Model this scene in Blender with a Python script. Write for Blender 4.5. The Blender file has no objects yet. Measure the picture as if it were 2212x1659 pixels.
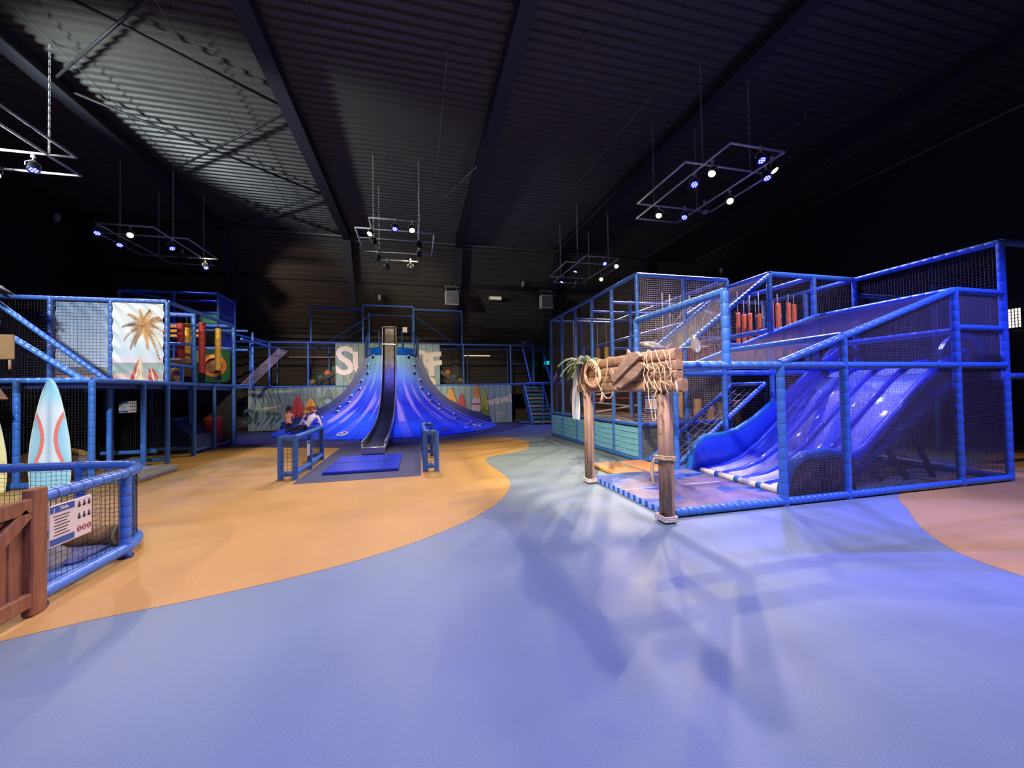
import bpy, math, random
import numpy as np
from math import sin, cos, pi, radians
from mathutils import Vector, Matrix, noise
random.seed(7)
sc = bpy.context.scene
COL = sc.collection

# ------------------------------------------------------------------ camera
cam_data = bpy.data.cameras.new('camera'); cam = bpy.data.objects.new('camera', cam_data); COL.objects.link(cam)
cam_data.sensor_fit = 'HORIZONTAL'; cam_data.sensor_width = 36.0; cam_data.lens = 36.0 * 831.0 / 2212.0
cam_data.clip_start = 0.05; cam_data.clip_end = 200
_psi, _th, _rho = radians(13.9), radians(1.17), radians(-0.97)
_F = Vector((sin(_psi)*cos(_th), cos(_psi)*cos(_th), sin(_th)))
_R0 = Vector((cos(_psi), -sin(_psi), 0)); _U0 = _R0.cross(_F)
_R = _R0*cos(_rho) + _U0*sin(_rho); _U = -_R0*sin(_rho) + _U0*cos(_rho)
M = Matrix((( _R.x, _U.x, -_F.x, 0), (_R.y, _U.y, -_F.y, 0), (_R.z, _U.z, -_F.z, 1.6), (0, 0, 0, 1)))
cam.matrix_world = M
sc.camera = cam

# ------------------------------------------------------------------ world, exposure
w = bpy.data.worlds.new('world'); sc.world = w; w.use_nodes = True
w.node_tree.nodes['Background'].inputs[0].default_value = (0.02, 0.022, 0.03, 1)
w.node_tree.nodes['Background'].inputs[1].default_value = 0.3
sc.view_settings.view_transform = 'Standard'; sc.view_settings.look = 'None'
sc.view_settings.gamma = 1; sc.view_settings.use_curve_mapping = False
sc.view_settings.exposure = 0.35
sc.cycles.max_bounces = 6; sc.cycles.diffuse_bounces = 4; sc.cycles.glossy_bounces = 3
sc.cycles.sample_clamp_indirect = 4.0; sc.cycles.sample_clamp_direct = 0

WARM = (1.0, 0.83, 0.60); WHITE = (1.0, 0.93, 0.86); BLUE = (0.10, 0.12, 1.0); COOL = (0.80, 0.93, 1.0)
def spot_light(loc, target, color, power, angle=60, blend=0.6, radius=0.06, name='spot_beam'):
    d = bpy.data.lights.new(name, 'SPOT'); d.color = color; d.energy = power
    d.spot_size = radians(angle); d.spot_blend = blend; d.shadow_soft_size = radius
    o = bpy.data.objects.new(name, d); COL.objects.link(o); o.location = loc
    o.rotation_euler = (Vector(target)-Vector(loc)).to_track_quat('-Z', 'Y').to_euler()
    return o

# ------------------------------------------------------------------ materials
def srgb(r, g, b):
    return tuple(((c/255)/12.92 if c/255 <= 0.04045 else ((c/255+0.055)/1.055)**2.4) for c in (r, g, b)) + (1.0,)
def mat(name, col, rough=0.5, metal=0.0, spec=0.5, emit=None, es=0.0, coat=0.0, nscale=0, namt=0.0, bump=0.0, bscale=40, alpha=1.0, trans=0.0):
    m = bpy.data.materials.new(name); m.use_nodes = True
    nt = m.node_tree; b = nt.nodes['Principled BSDF']
    c = col if len(col) == 4 else tuple(col)+(1.0,)
    b.inputs['Base Color'].default_value = c
    b.inputs['Roughness'].default_value = rough; b.inputs['Metallic'].default_value = metal
    b.inputs['Specular IOR Level'].default_value = spec
    if coat: b.inputs['Coat Weight'].default_value = coat; b.inputs['Coat Roughness'].default_value = 0.04
    if emit: b.inputs['Emission Color'].default_value = tuple(emit)+(1.0,); b.inputs['Emission Strength'].default_value = es
    if trans: b.inputs['Transmission Weight'].default_value = trans
    if nscale:
        tc = nt.nodes.new('ShaderNodeTexCoord'); n = nt.nodes.new('ShaderNodeTexNoise'); n.inputs['Scale'].default_value = nscale; n.inputs['Detail'].default_value = 5
        r = nt.nodes.new('ShaderNodeMapRange'); r.inputs[1].default_value = 0.3; r.inputs[2].default_value = 0.7; r.inputs[3].default_value = 1-namt; r.inputs[4].default_value = 1+namt
        mx = nt.nodes.new('ShaderNodeMix'); mx.data_type = 'RGBA'; mx.blend_type = 'MULTIPLY'; mx.inputs[0].default_value = 1
        nt.links.new(tc.outputs['Object'], n.inputs['Vector']); nt.links.new(n.outputs['Fac'], r.inputs[0])
        mx.inputs[6].default_value = c; nt.links.new(r.outputs[0], mx.inputs[7]); nt.links.new(mx.outputs[2], b.inputs['Base Color'])
    if bump:
        tc = nt.nodes.new('ShaderNodeTexCoord'); n = nt.nodes.new('ShaderNodeTexNoise'); n.inputs['Scale'].default_value = bscale; n.inputs['Detail'].default_value = 3
        bp = nt.nodes.new('ShaderNodeBump'); bp.inputs['Strength'].default_value = bump; bp.inputs['Distance'].default_value = 0.01
        nt.links.new(tc.outputs['Object'], n.inputs['Vector']); nt.links.new(n.outputs['Fac'], bp.inputs['Height']); nt.links.new(bp.outputs[0], b.inputs['Normal'])
    return m
def vcol_mat(name, rough=0.4, coat=0.0, spec=0.5):
    m = bpy.data.materials.new(name); m.use_nodes = True; nt = m.node_tree; b = nt.nodes['Principled BSDF']
    a = nt.nodes.new('ShaderNodeVertexColor'); a.layer_name = 'print'
    nt.links.new(a.outputs[0], b.inputs['Base Color']); b.inputs['Roughness'].default_value = rough; b.inputs['Specular IOR Level'].default_value = spec
    if coat: b.inputs['Coat Weight'].default_value = coat; b.inputs['Coat Roughness'].default_value = 0.05
    return m
def wood_mat(name, col, dark, scale=(1, 1, 1), rough=0.6, wscale=3.0):
    m = bpy.data.materials.new(name); m.use_nodes = True; nt = m.node_tree; b = nt.nodes['Principled BSDF']
    tc = nt.nodes.new('ShaderNodeTexCoord'); mp = nt.nodes.new('ShaderNodeMapping'); mp.inputs['Scale'].default_value = scale
    n = nt.nodes.new('ShaderNodeTexNoise'); n.inputs['Scale'].default_value = wscale; n.inputs['Detail'].default_value = 6; n.inputs['Distortion'].default_value = 0.6
    cr = nt.nodes.new('ShaderNodeValToRGB'); cr.color_ramp.elements[0].position = 0.3; cr.color_ramp.elements[1].position = 0.7
    cr.color_ramp.elements[0].color = dark; cr.color_ramp.elements[1].color = col
    nt.links.new(tc.outputs['Object'], mp.inputs[0]); nt.links.new(mp.outputs[0], n.inputs['Vector']); nt.links.new(n.outputs['Fac'], cr.inputs[0]); nt.links.new(cr.outputs[0], b.inputs['Base Color'])
    b.inputs['Roughness'].default_value = rough
    return m
def speckle_floor(name, col, rough=0.5):
    m = bpy.data.materials.new(name); m.use_nodes = True; nt = m.node_tree; b = nt.nodes['Principled BSDF']
    tc = nt.nodes.new('ShaderNodeTexCoord')
    n1 = nt.nodes.new('ShaderNodeTexNoise'); n1.inputs['Scale'].default_value = 160; n1.inputs['Detail'].default_value = 2
    n2 = nt.nodes.new('ShaderNodeTexNoise'); n2.inputs['Scale'].default_value = 1.3; n2.inputs['Detail'].default_value = 6
    r1 = nt.nodes.new('ShaderNodeMapRange'); r1.inputs[1].default_value = 0.35; r1.inputs[2].default_value = 0.65; r1.inputs[3].default_value = 0.90; r1.inputs[4].default_value = 1.10
    r2 = nt.nodes.new('ShaderNodeMapRange'); r2.inputs[1].default_value = 0.3; r2.inputs[2].default_value = 0.7; r2.inputs[3].default_value = 0.94; r2.inputs[4].default_value = 1.05
    mu = nt.nodes.new('ShaderNodeMath'); mu.operation = 'MULTIPLY'
    mx = nt.nodes.new('ShaderNodeMix'); mx.data_type = 'RGBA'; mx.blend_type = 'MULTIPLY'; mx.inputs[0].default_value = 1; mx.inputs[6].default_value = col
    for n in (n1, n2): nt.links.new(tc.outputs['Object'], n.inputs['Vector'])
    nt.links.new(n1.outputs['Fac'], r1.inputs[0]); nt.links.new(n2.outputs['Fac'], r2.inputs[0])
    nt.links.new(r1.outputs[0], mu.inputs[0]); nt.links.new(r2.outputs[0], mu.inputs[1]); nt.links.new(mu.outputs[0], mx.inputs[7]); nt.links.new(mx.outputs[2], b.inputs['Base Color'])
    r3 = nt.nodes.new('ShaderNodeMapRange'); r3.inputs[1].default_value = 0.3; r3.inputs[2].default_value = 0.7; r3.inputs[3].default_value = rough-0.05; r3.inputs[4].default_value = rough+0.10
    nt.links.new(n2.outputs['Fac'], r3.inputs[0]); nt.links.new(r3.outputs[0], b.inputs['Roughness'])
    b.inputs['Specular IOR Level'].default_value = 0.28
    return m

vinyl = mat('blue_vinyl', srgb(62, 114, 200), 0.34, spec=0.5, bump=0.12, bscale=25)
vinyl_dark = mat('navy_vinyl', srgb(24, 44, 110), 0.35)
net_black = mat('black_net_cord', (0.035, 0.033, 0.042), 0.8)
net_fine = mat('fine_net_cord', (0.075, 0.065, 0.085), 0.8)
net_grey = mat('grey_net_cord', (0.52, 0.47, 0.43), 0.8)
net_lilac = mat('lilac_net_cord', (0.20, 0.17, 0.27), 0.8)
net_brown = mat('brown_net_cord', (0.13, 0.11, 0.10), 0.8)
rope_white = mat('pale_rope', srgb(205, 195, 180), 0.8)
rope_tan = mat('tan_rope', srgb(214, 186, 146), 0.85)
black_paint = mat('black_paint', (0.028, 0.028, 0.030), 0.55)
black_steel = mat('black_roof_sheet', (0.085, 0.079, 0.068), 0.42, spec=0.5)
beam_paint = mat('black_beam_paint', (0.035, 0.035, 0.042), 0.5)
brown_sheet = mat('dark_wall_sheet', (0.075, 0.058, 0.042), 0.55)
black_metal = mat('black_metal', (0.02, 0.02, 0.022), 0.4, metal=0.3)
grey_metal = mat('grey_metal', (0.35, 0.35, 0.36), 0.4, metal=0.6)
chain_metal = mat('chain_metal', (0.22, 0.21, 0.20), 0.5, metal=0.3)
rig_metal = mat('rig_galvanised', (0.62, 0.60, 0.57), 0.55, metal=0.1)
steel = mat('polished_steel', (0.82, 0.81, 0.80), 0.38, metal=0.85)
steel_floor = mat('worn_steel', (0.10, 0.095, 0.09), 0.42, metal=1.0, nscale=6, namt=0.3)
white_plastic = mat('white_plastic', srgb(225, 222, 218), 0.5)
white_board = mat('white_board', srgb(220, 208, 200), 0.5)
print_blue = mat('print_blue', srgb(40, 80, 150), 0.5)
print_dark = mat('print_dark', srgb(60, 55, 60), 0.5)
print_red = mat('print_red', srgb(160, 50, 50), 0.5)
warm_lens = mat('warm_lamp_lens', (1, 0.9, 0.7), 0.3, emit=(1.0, 0.84, 0.46), es=2.2)
blue_lens = mat('blue_lamp_lens', (0.02, 0.02, 0.3), 0.3, emit=(0.02, 0.02, 1.0), es=1.6)
blue_dot = mat('blue_led', (0.5, 0.6, 1), 0.3, emit=(0.25, 0.32, 1.0), es=5)
cyan_dot = mat('cyan_led', (0.5, 0.9, 1), 0.3, emit=(0.10, 0.65, 1.0), es=5)
yellow_floor = speckle_floor('yellow_sheet_flooring', srgb(194, 150, 82))
teal_floor = speckle_floor('grey_teal_sheet_flooring', srgb(122, 138, 139))
rubber_floor = speckle_floor('slate_rubber_flooring', srgb(78, 80, 102), 0.55)
wood_brown = wood_mat('brown_board', srgb(174, 138, 108), srgb(128, 96, 74), (1, 6, 6))
wood_brown_v = wood_mat('brown_board_upright', srgb(178, 146, 120), srgb(136, 106, 86), (6, 6, 1))
wood_grey = wood_mat('weathered_board', srgb(184, 154, 130), srgb(124, 98, 80), (6, 1, 4))
wood_gate = wood_mat('reddish_gate_board', srgb(150, 96, 64), srgb(112, 66, 42), (8, 8, 1))
teal_plank = wood_mat('teal_plank', srgb(150, 216, 240), srgb(100, 184, 214), (6, 1, 8), wscale=2.0)
mural_plank = wood_mat('mural_plank', srgb(150, 176, 176), srgb(118, 148, 150), (5, 1, 1), wscale=2.0)
mural_plank_b = wood_mat('mural_plank_green', srgb(138, 158, 148), srgb(104, 126, 120), (5, 1, 1), wscale=2.0)
slide_blue = mat('glossy_slide_blue', srgb(30, 56, 190), 0.42, spec=0.25, coat=0.25)
slide_side = mat('slide_side_blue', srgb(24, 96, 170), 0.4, spec=.3, coat=0.3)
mat_blue = mat('royal_blue_vinyl', srgb(40, 64, 200), 0.28, bump=0.1, bscale=6)
mat_yellow = mat('yellow_vinyl', srgb(238, 168, 60), 0.4)
mat_grey = mat('pale_grey_vinyl', srgb(170, 172, 190), 0.4)
foam_red = mat('red_foam', srgb(176, 50, 48), 0.55, bump=0.3, bscale=60)
foam_yellow = mat('yellow_foam', srgb(206, 164, 56), 0.55, bump=0.3, bscale=60)
foam_orange = mat('orange_foam', srgb(255, 124, 48), 0.5, bump=0.3, bscale=60)
foam_brown = mat('brown_foam', srgb(150, 112, 66), 0.6)
green_panel = mat('green_panel', srgb(30, 96, 52), 0.5, nscale=5, namt=0.3)
green_bright = mat('bright_green_panel', srgb(74, 200, 130), 0.45)
orange_paint = mat('orange_panel', srgb(232, 132, 40), 0.5)
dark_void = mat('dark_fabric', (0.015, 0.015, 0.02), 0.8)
skin = mat('skin', srgb(206, 158, 132), 0.55)
hair_dark = mat('dark_hair', srgb(44, 30, 26), 0.6, bump=0.6, bscale=90)
hair_brown = mat('brown_hair', srgb(84, 56, 44), 0.6, bump=0.5, bscale=90)

# ------------------------------------------------------------------ mesh builder
class MB:
    def __init__(s): s.v = []; s.f = []; s.m = []; s.s = []
    def add(s, vs, fs, mi=0, smooth=False):
        o = len(s.v); s.v.extend([tuple(p) for p in vs])
        for f in fs: s.f.append(tuple(i+o for i in f)); s.m.append(mi); s.s.append(smooth)
        return s
    def box(s, c, d, mi=0, R=None, taper=1.0):
        hx, hy, hz = d[0]/2, d[1]/2, d[2]/2; P = []
        for z in (-1, 1):
            k = taper if z > 0 else 1
            for x, y in ((-1, -1), (1, -1), (1, 1), (-1, 1)):
                q = Vector((x*hx*k, y*hy*k, z*hz))
                if R is not None: q = R @ q
                P.append(q+Vector(c))
        return s.add(P, [(3, 2, 1, 0), (4, 5, 6, 7), (0, 1, 5, 4), (1, 2, 6, 5), (2, 3, 7, 6), (3, 0, 4, 7)], mi)
    def rbox(s, c, d, b=0.02, mi=0, R=None):          # box with chamfered edges
        hx, hy, hz = d[0]/2, d[1]/2, d[2]/2; b = min(b, hx*.9, hy*.9, hz*.9)
        ring = [(hx-b, -hy), (hx, -hy+b), (hx, hy-b), (hx-b, hy), (-hx+b, hy), (-hx, hy-b), (-hx, -hy+b), (-hx+b, -hy)]
        ins = [(max(-hx+b, min(hx-b, x)), max(-hy+b, min(hy-b, y))) for x, y in ring]
        L = [(ins, -hz), (ring, -hz+b), (ring, hz-b), (ins, hz)]; P = []
        for rg, z in L:
            for x, y in rg:
                q = Vector((x, y, z))
                if R is not None: q = R @ q
                P.append(q+Vector(c))
        F = [tuple(reversed(range(8))), tuple(range(24, 32))]
        for k in range(3):
            for i in range(8): F.append((k*8+i, k*8+(i+1) % 8, k*8+8+(i+1) % 8, k*8+8+i))
        return s.add(P, F, mi)
    def rings(s, rings, closed_ends=True, mi=0, smooth=True, mats=None):
        n = len(rings[0]); P = [p for r in rings for p in r]; o = len(s.v); s.v.extend([tuple(p) for p in P])
        for k in range(len(rings)-1):
            mm = mats[k] if mats else mi
            for i in range(n):
                s.f.append((o+k*n+i, o+k*n+(i+1) % n, o+(k+1)*n+(i+1) % n, o+(k+1)*n+i)); s.m.append(mm); s.s.append(smooth)
        if closed_ends:
            s.f.append(tuple(o+i for i in reversed(range(n)))); s.m.append(mats[0] if mats else mi); s.s.append(False)
            q = o+(len(rings)-1)*n; s.f.append(tuple(q+i for i in range(n))); s.m.append(mats[-1] if mats else mi); s.s.append(False)
        return s
    def cyl(s, p0, p1, r0, r1=None, n=10, mi=0, caps=True, smooth=True):
        p0, p1 = Vector(p0), Vector(p1); r1 = r0 if r1 is None else r1
        u, v = basis(p1-p0)
        R = [[p+(u*cos(2*pi*i/n)+v*sin(2*pi*i/n))*r for i in range(n)] for p, r in ((p0, r0), (p1, r1))]
        return s.rings(R, caps, mi, smooth)
    def tube(s, pts, r, n=8, mi=0, closed=False, smooth=True, radii=None):
        pts = [Vector(p) for p in pts]; R = []; N = len(pts); prev = None
        for i, p in enumerate(pts):
            if closed: d = pts[(i+1) % N]-pts[i-1]
            else: d = pts[min(i+1, N-1)]-pts[max(i-1, 0)]
            if d.length < 1e-9: d = Vector((0, 0, 1))
            d.normalize()
            if prev is None: u, v = basis(d)
            else:
                u = (prev-d*prev.dot(d)); u = u.normalized() if u.length > 1e-6 else basis(d)[0]; v = d.cross(u)
            prev = u; rr = radii[i] if radii else r
            R.append([p+(u*cos(2*pi*k/n)+v*sin(2*pi*k/n))*rr for k in range(n)])
        if closed: R.append(R[0]); return s.rings(R, False, mi, smooth)
        return s.rings(R, True, mi, smooth)
    def ell(s, c, r, nu=12, nv=8, mi=0, R=None):
        rings = []
        for j in range(nv+1):
            t = pi*j/nv; zz = -cos(t); rr = max(sin(t), 0.02); ring = []
            for i in range(nu):
                q = Vector((r[0]*rr*cos(2*pi*i/nu), r[1]*rr*sin(2*pi*i/nu), r[2]*zz))
                if R is not None: q = R @ q
                ring.append(q+Vector(c))
            rings.append(ring)
        return s.rings(rings, True, mi, True)
    def prism(s, outline, org, u, v, n, th, mi=0, mside=None):   # outline 2-D, extruded along n from org by th
        org, u, v, n = Vector(org), Vector(u), Vector(v), Vector(n); k = len(outline)
        a = [org+u*x+v*y for x, y in outline]; b = [p+n*th for p in a]
        s.add(a+b, [tuple(reversed(range(k))), tuple(range(k, 2*k))], mi)
        return s.add(a+b, [(i, (i+1) % k, k+(i+1) % k, k+i) for i in range(k)], mi if mside is None else mside)
    def strand(s, a, b, w, mi=0):
        a, b = Vector(a), Vector(b); u, v = basis(b-a); h = w/2
        P = [a+u*h, a-u*h*.5+v*h*.87, a-u*h*.5-v*h*.87, b+u*h, b-u*h*.5+v*h*.87, b-u*h*.5-v*h*.87]
        return s.add(P, [(0, 1, 4, 3), (1, 2, 5, 4), (2, 0, 3, 5)], mi)
    def mesh(s, name, mats):
        me = bpy.data.meshes.new(name); me.from_pydata(s.v, [], s.f)
        for m in (mats if isinstance(mats, (list, tuple)) else [mats]): me.materials.append(m)
        me.polygons.foreach_set('material_index', s.m); me.polygons.foreach_set('use_smooth', s.s); me.update()
        return me
def basis(d):
    d = Vector(d).normalized(); a = Vector((0, 0, 1)) if abs(d.z) < 0.9 else Vector((1, 0, 0))
    u = d.cross(a).normalized(); return u, d.cross(u)
def obj(name, mb, mats, parent=None, label=None):
    # a part's mesh is in world coordinates; a sub-part's parent is itself unmoved
    o = bpy.data.objects.new(name, mb.mesh(name, mats)); COL.objects.link(o)
    if parent is not None:
        o.parent = parent
        if parent.parent is None: o.matrix_parent_inverse = Matrix.Translation(parent.location).inverted()
    if label: o['label'] = label
    return o
def thing(name, label, cat, loc, group=None):
    o = bpy.data.objects.new(name, None); COL.objects.link(o); o.location = loc; o.empty_display_size = 0.1
    o['label'] = label; o['category'] = cat
    if group: o['group'] = group
    return o
def tag(o, label, cat, group=None):
    o['label'] = label; o['category'] = cat
    if group: o['group'] = group
    return o
def struct(name, mb, mats):
    o = obj(name, mb, mats); o['kind'] = 'structure'; return o
def pad(p0, p1, r=0.045, pitch=0.15, n=10, ties=True):      # padded foam tube: vinyl sleeve pinched by net ties
    p0, p1 = Vector(p0), Vector(p1); L = (p1-p0).length; k = max(1, round(L/pitch)); u, v = basis(p1-p0); d = (p1-p0)/k
    mb = MB(); R = []; mats = []
    for i in range(k):
        a = p0+d*i
        for t, rr in ((0.0, 0.955), (0.05, 1.0), (0.95, 1.0), (1.0, 0.955)):
            R.append([a+d*t+(u*cos(2*pi*q/n)+v*sin(2*pi*q/n))*r*rr for q in range(n)])
        mats += [0, 0, 0] + ([1 if ties else 0] if i < k-1 else [])
    # consecutive rings at segment joints coincide in place: a dark tie line is made by a thin band
    if ties:
        for i in range(1, k):
            j = i*4
            c = p0+d*i
            for q in range(n):
                off = (u*cos(2*pi*q/n)+v*sin(2*pi*q/n))*r*0.965
                R[j-1][q] = c-d.normalized()*0.0028+off; R[j][q] = c+d.normalized()*0.0028+off
    mb.rings(R, True, 0, True, mats)
    return mb
def rail(name, p0, p1, parent, r=0.045, pitch=0.15, n=10, m=None, ties=True):
    return obj(name, pad(p0, p1, r, pitch, n, ties), [m or vinyl, net_black], parent)
def net(poly, s, wd, du, name, m, parent, dv=None, jitter=0.0):  # cords of a net clipped to a convex planar polygon
    P = [Vector(p) for p in poly]; o = P[0]; nrm = (P[1]-P[0]).cross(P[2]-P[0]).normalized()
    u = Vector(du); u = (u-nrm*u.dot(nrm)).normalized(); v = nrm.cross(u); mb = MB()
    Q = [((p-o).dot(u), (p-o).dot(v)) for p in P]
    for ax in (0, 1):
        lo = min(q[ax] for q in Q); hi = max(q[ax] for q in Q); k = int((hi-lo)/s)
        for i in range(1, k+1):
            c = lo+(hi-lo)*i/(k+1); hits = []
            for a in range(len(Q)):
                q0, q1 = Q[a], Q[(a+1) % len(Q)]
                if (q0[ax]-c)*(q1[ax]-c) < 0:
                    t = (c-q0[ax])/(q1[ax]-q0[ax]); hits.append(q0[1-ax]+t*(q1[1-ax]-q0[1-ax]))
            if len(hits) >= 2:
                e0, e1 = min(hits), max(hits)
                f = (lambda t: o+u*c+v*t) if ax == 0 else (lambda t: o+u*t+v*c)
                mb.strand(f(e0), f(e1), wd)
    x = obj(name, mb, m, parent); x['kind'] = 'stuff'
    return x
def smooth_loop(pts, k=6, closed=True):
    pts = [Vector(p) for p in pts]; n = len(pts); out = []
    rng = range(n) if closed else range(n-1)
    for i in rng:
        g = (lambda j: pts[j % n]) if closed else (lambda j: pts[max(0, min(n-1, j))])
        p0, p1, p2, p3 = g(i-1), g(i), g(i+1), g(i+2)
        for t in range(k):
            t = t/k; out.append(0.5*((2*p1)+(p2-p0)*t+(2*p0-5*p1+4*p2-p3)*t*t+(3*p1-p0-3*p2+p3)*t*t*t))
    if not closed: out.append(pts[-1])
    return out
_dg = None
def text_obj(body, size, loc, xdir, ydir, m, parent, name='lettering', ext=0.004, bold=0.0, align='CENTER', shear=0.0):
    c = bpy.data.curves.new(name, 'FONT'); c.body = body; c.size = size; c.extrude = ext; c.offset = bold; c.align_x = align; c.align_y = 'CENTER'; c.shear = shear; c.resolution_u = 3
    t = bpy.data.objects.new('tmp', c); COL.objects.link(t)
    me = bpy.data.meshes.new_from_object(t.evaluated_get(bpy.context.evaluated_depsgraph_get()))
    bpy.data.objects.remove(t); bpy.data.curves.remove(c)
    x = Vector(xdir).normalized(); y = Vector(ydir).normalized(); z = x.cross(y)
    T = Matrix((x, y, z)).transposed().to_4x4(); T.translation = Vector(loc)
    me.transform(T); me.materials.clear(); me.materials.append(m); me.name = name
    o = bpy.data.objects.new(name, me); COL.objects.link(o)
    if parent is not None:
        o.parent = parent
        if parent.parent is None: o.matrix_parent_inverse = Matrix.Translation(parent.location).inverted()
    return o
def painted_grid(name, P, Cc, m, parent, thick=None):        # grid of points P[j][i] with printed colours Cc (ny,nx,3)
    ny, nx = len(P), len(P[0]); v = [tuple(p) for r in P for p in r]
    f = [(j*nx+i, j*nx+i+1, (j+1)*nx+i+1, (j+1)*nx+i) for j in range(ny-1) for i in range(nx-1)]
    me = bpy.data.meshes.new(name); me.from_pydata(v, [], f); me.materials.append(m)
    at = me.color_attributes.new('print', 'FLOAT_COLOR', 'POINT'); C4 = np.ones((ny*nx, 4), np.float32); C4[:, :3] = np.asarray(Cc, np.float32).reshape(-1, 3)
    at.data.foreach_set('color', C4.ravel()); me.polygons.foreach_set('use_smooth', [True]*len(f)); me.update()
    o = bpy.data.objects.new(name, me); COL.objects.link(o)
    if parent is not None:
        o.parent = parent
        if parent.parent is None: o.matrix_parent_inverse = Matrix.Translation(parent.location).inverted()
    return o
def lin(*c): return np.array(srgb(*c)[:3])

ORD = 'first second third fourth fifth sixth seventh eighth ninth tenth'.split()
# ================================================================== ROOM
XL, XR, YF, YB, ZC = -14.1, 17.3, -11.0, 23.8, 9.85
floor = struct('floor', MB().box((1.6, 6.4, -0.1), (32, 35.6, 0.2)), teal_floor)
def flooring(name, pts, z, m, k=6):
    P = smooth_loop([(x, y, 0) for x, y in pts], k) if k else [Vector((x, y, 0)) for x, y in pts]
    return obj(name, MB().prism([(p.x, p.y) for p in P], (0, 0, 0.0), (1, 0, 0), (0, 1, 0), (0, 0, 1), z), m, floor)
edge = smooth_loop([(-2.9, 3.26, 0), (-2.3, 3.47, 0), (-1.78, 3.58, 0), (-1.19, 3.75, 0), (-0.62, 3.97, 0), (-0.02, 4.32, 0), (0.53, 4.77, 0), (1.07, 5.41, 0), (1.47, 6.25, 0), (1.61, 6.95, 0), (1.58, 7.8, 0), (1.53, 8.6, 0), (1.59, 9.12, 0), (1.9, 9.56, 0), (2.5, 9.95, 0), (2.97, 10.4, 0), (3.25, 11.1, 0), (3.4, 12.1, 0), (3.24, 13.1, 0), (2.6, 13.75, 0), (1.5, 13.4, 0), (0.3, 13.2, 0)], 5, closed=False)
flooring('yellow_flooring', [(p.x, p.y) for p in edge]+[(-3, 13.1), (-6, 14), (-13.9, 14), (-13.9, 1.0), (-8, 1.6), (-5, 2.5)], 0.003, yellow_floor, 0)
edge2 = smooth_loop([(13, 6, 0), (9.6, 4.9, 0), (7.9, 4.55, 0), (6.75, 4.1, 0), (6.12, 3.63, 0), (5.47, 3.12, 0), (5.02, 2.64, 0), (4.88, 2.28, 0), (4.9, 1.9, 0), (5.3, 1.2, 0), (6.5, 0.6, 0), (9, 0.3, 0), (14, 0.2, 0), (17, 1, 0), (17, 6, 0)], 5, closed=False)
flooring('yellow_flooring', [(p.x, p.y) for p in edge2], 0.003, yellow_floor, 0)
flooring('rubber_flooring', [(-2.2, 7.7), (0.06, 7.7), (0.09, 13.05), (0.66, 13.3), (1.7, 13.95), (2.8, 14.96), (4.0, 16.0), (4.75, 17.0), (5.06, 17.8), (5.15, 18.6), (5.1, 19.6), (5.0, 23.7), (-9.0, 23.7), (-9.0, 14.9), (-6.6, 14.3), (-4.2, 13.3), (-2.25, 12.5)], 0.006, rubber_floor, 0)

for a, b in (((-.42, 3.9), (-.62, 1.2)), ((2.6, 3.3), (3.0, 1.2)), ((1.7, 8.2), (6.0, 3.9))):
    obj('weld_seam', MB().strand((a[0], a[1], .0), (b[0], b[1], .0), .0025), mat('seam_line', srgb(140, 152, 160), .6), floor)
# corrugated black roof
mb = MB(); prof = []; y = YF
while y < 20.8:
    prof += [(y, 9.85), (y+0.085, 9.85), (y+0.115, 9.91), (y+0.22, 9.91)]; y += 0.25
prof.append((20.9, 9.85))
P = [(x, yy, zz) for x in (XL-.1, XR+.1) for yy, zz in prof]; n = len(prof)
mb.add(P, [(i, n+i, n+i+1, i+1) for i in range(n-1)])
mb.add([(XL-.1, YF, 10.1), (XR+.1, YF, 10.1), (XR+.1, 21, 10.1), (XL-.1, 21, 10.1)], [(0, 1, 2, 3)])
ceiling = struct('ceiling', mb, black_steel)
# back wall: leaning sheet above, upright sheet below, both ribbed along X
mb = MB(); prof = []
A, B = Vector((0, 20.85, 9.85)), Vector((0, 23.8, 4.9)); d = B-A; L = d.length; d.normalize(); nn = Vector((0, d.z, -d.y)); k = int(L/0.3)
for i in range(k):
    for t, h in ((0, 0), (.16, 0), (.2, .04), (.27, .04)):
        q = A+d*(i*0.3+t)-nn*(-h if nn.y > 0 else h); prof.append((q.y, q.z))
z = 4.9
while z > 0.1:
    prof += [(23.8, z), (23.8, z-.1), (23.85, z-.12), (23.85, z-.18)]; z -= 0.2
prof.append((23.8, 0)); n = len(prof)
P = [(x, yy, zz) for x in (XL-.1, XR+.1) for yy, zz in prof]
mb.add(P, [(i, i+1, n+i+1, n+i) for i in range(n-1)])
wall_back = struct('wall_back', mb, brown_sheet)
wall_left = struct('wall_left', MB().box((XL-.1, 6, 5), (0.2, 36, 10.2)), black_paint)
wall_right = struct('wall_right', MB().box((XR+.1, 6, 5), (0.2, 36, 10.2)), black_paint)
wall_front = struct('wall_front', MB().box((1.6, YF-.1, 5), (32, 0.2, 10.2)), black_paint)
trim_1 = struct('trim_1', MB().tube([(XL, 20.75, 9.62), (XR, 20.75, 9.62)], 0.05), grey_metal)   # gutter pipe along the eaves
trim_2 = struct('trim_2', MB().tube([(17.2, YF, 9.7), (17.2, 20.7, 9.7)], 0.05), chain_metal)
for i in range(40): obj('pipe_clip', MB().box((17.2, -10+i*0.77, 9.74), (0.05, 0.03, 0.12)), chain_metal, trim_2)
trim_3 = struct('trim_3', MB().box((1.6, 23.72, 4.9), (31, 0.14, 0.22)), black_paint)
trim_4 = struct('trim_4', MB().box((1.6, 22.05, 7.75), (31, 0.12, 0.18)), black_paint)
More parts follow.
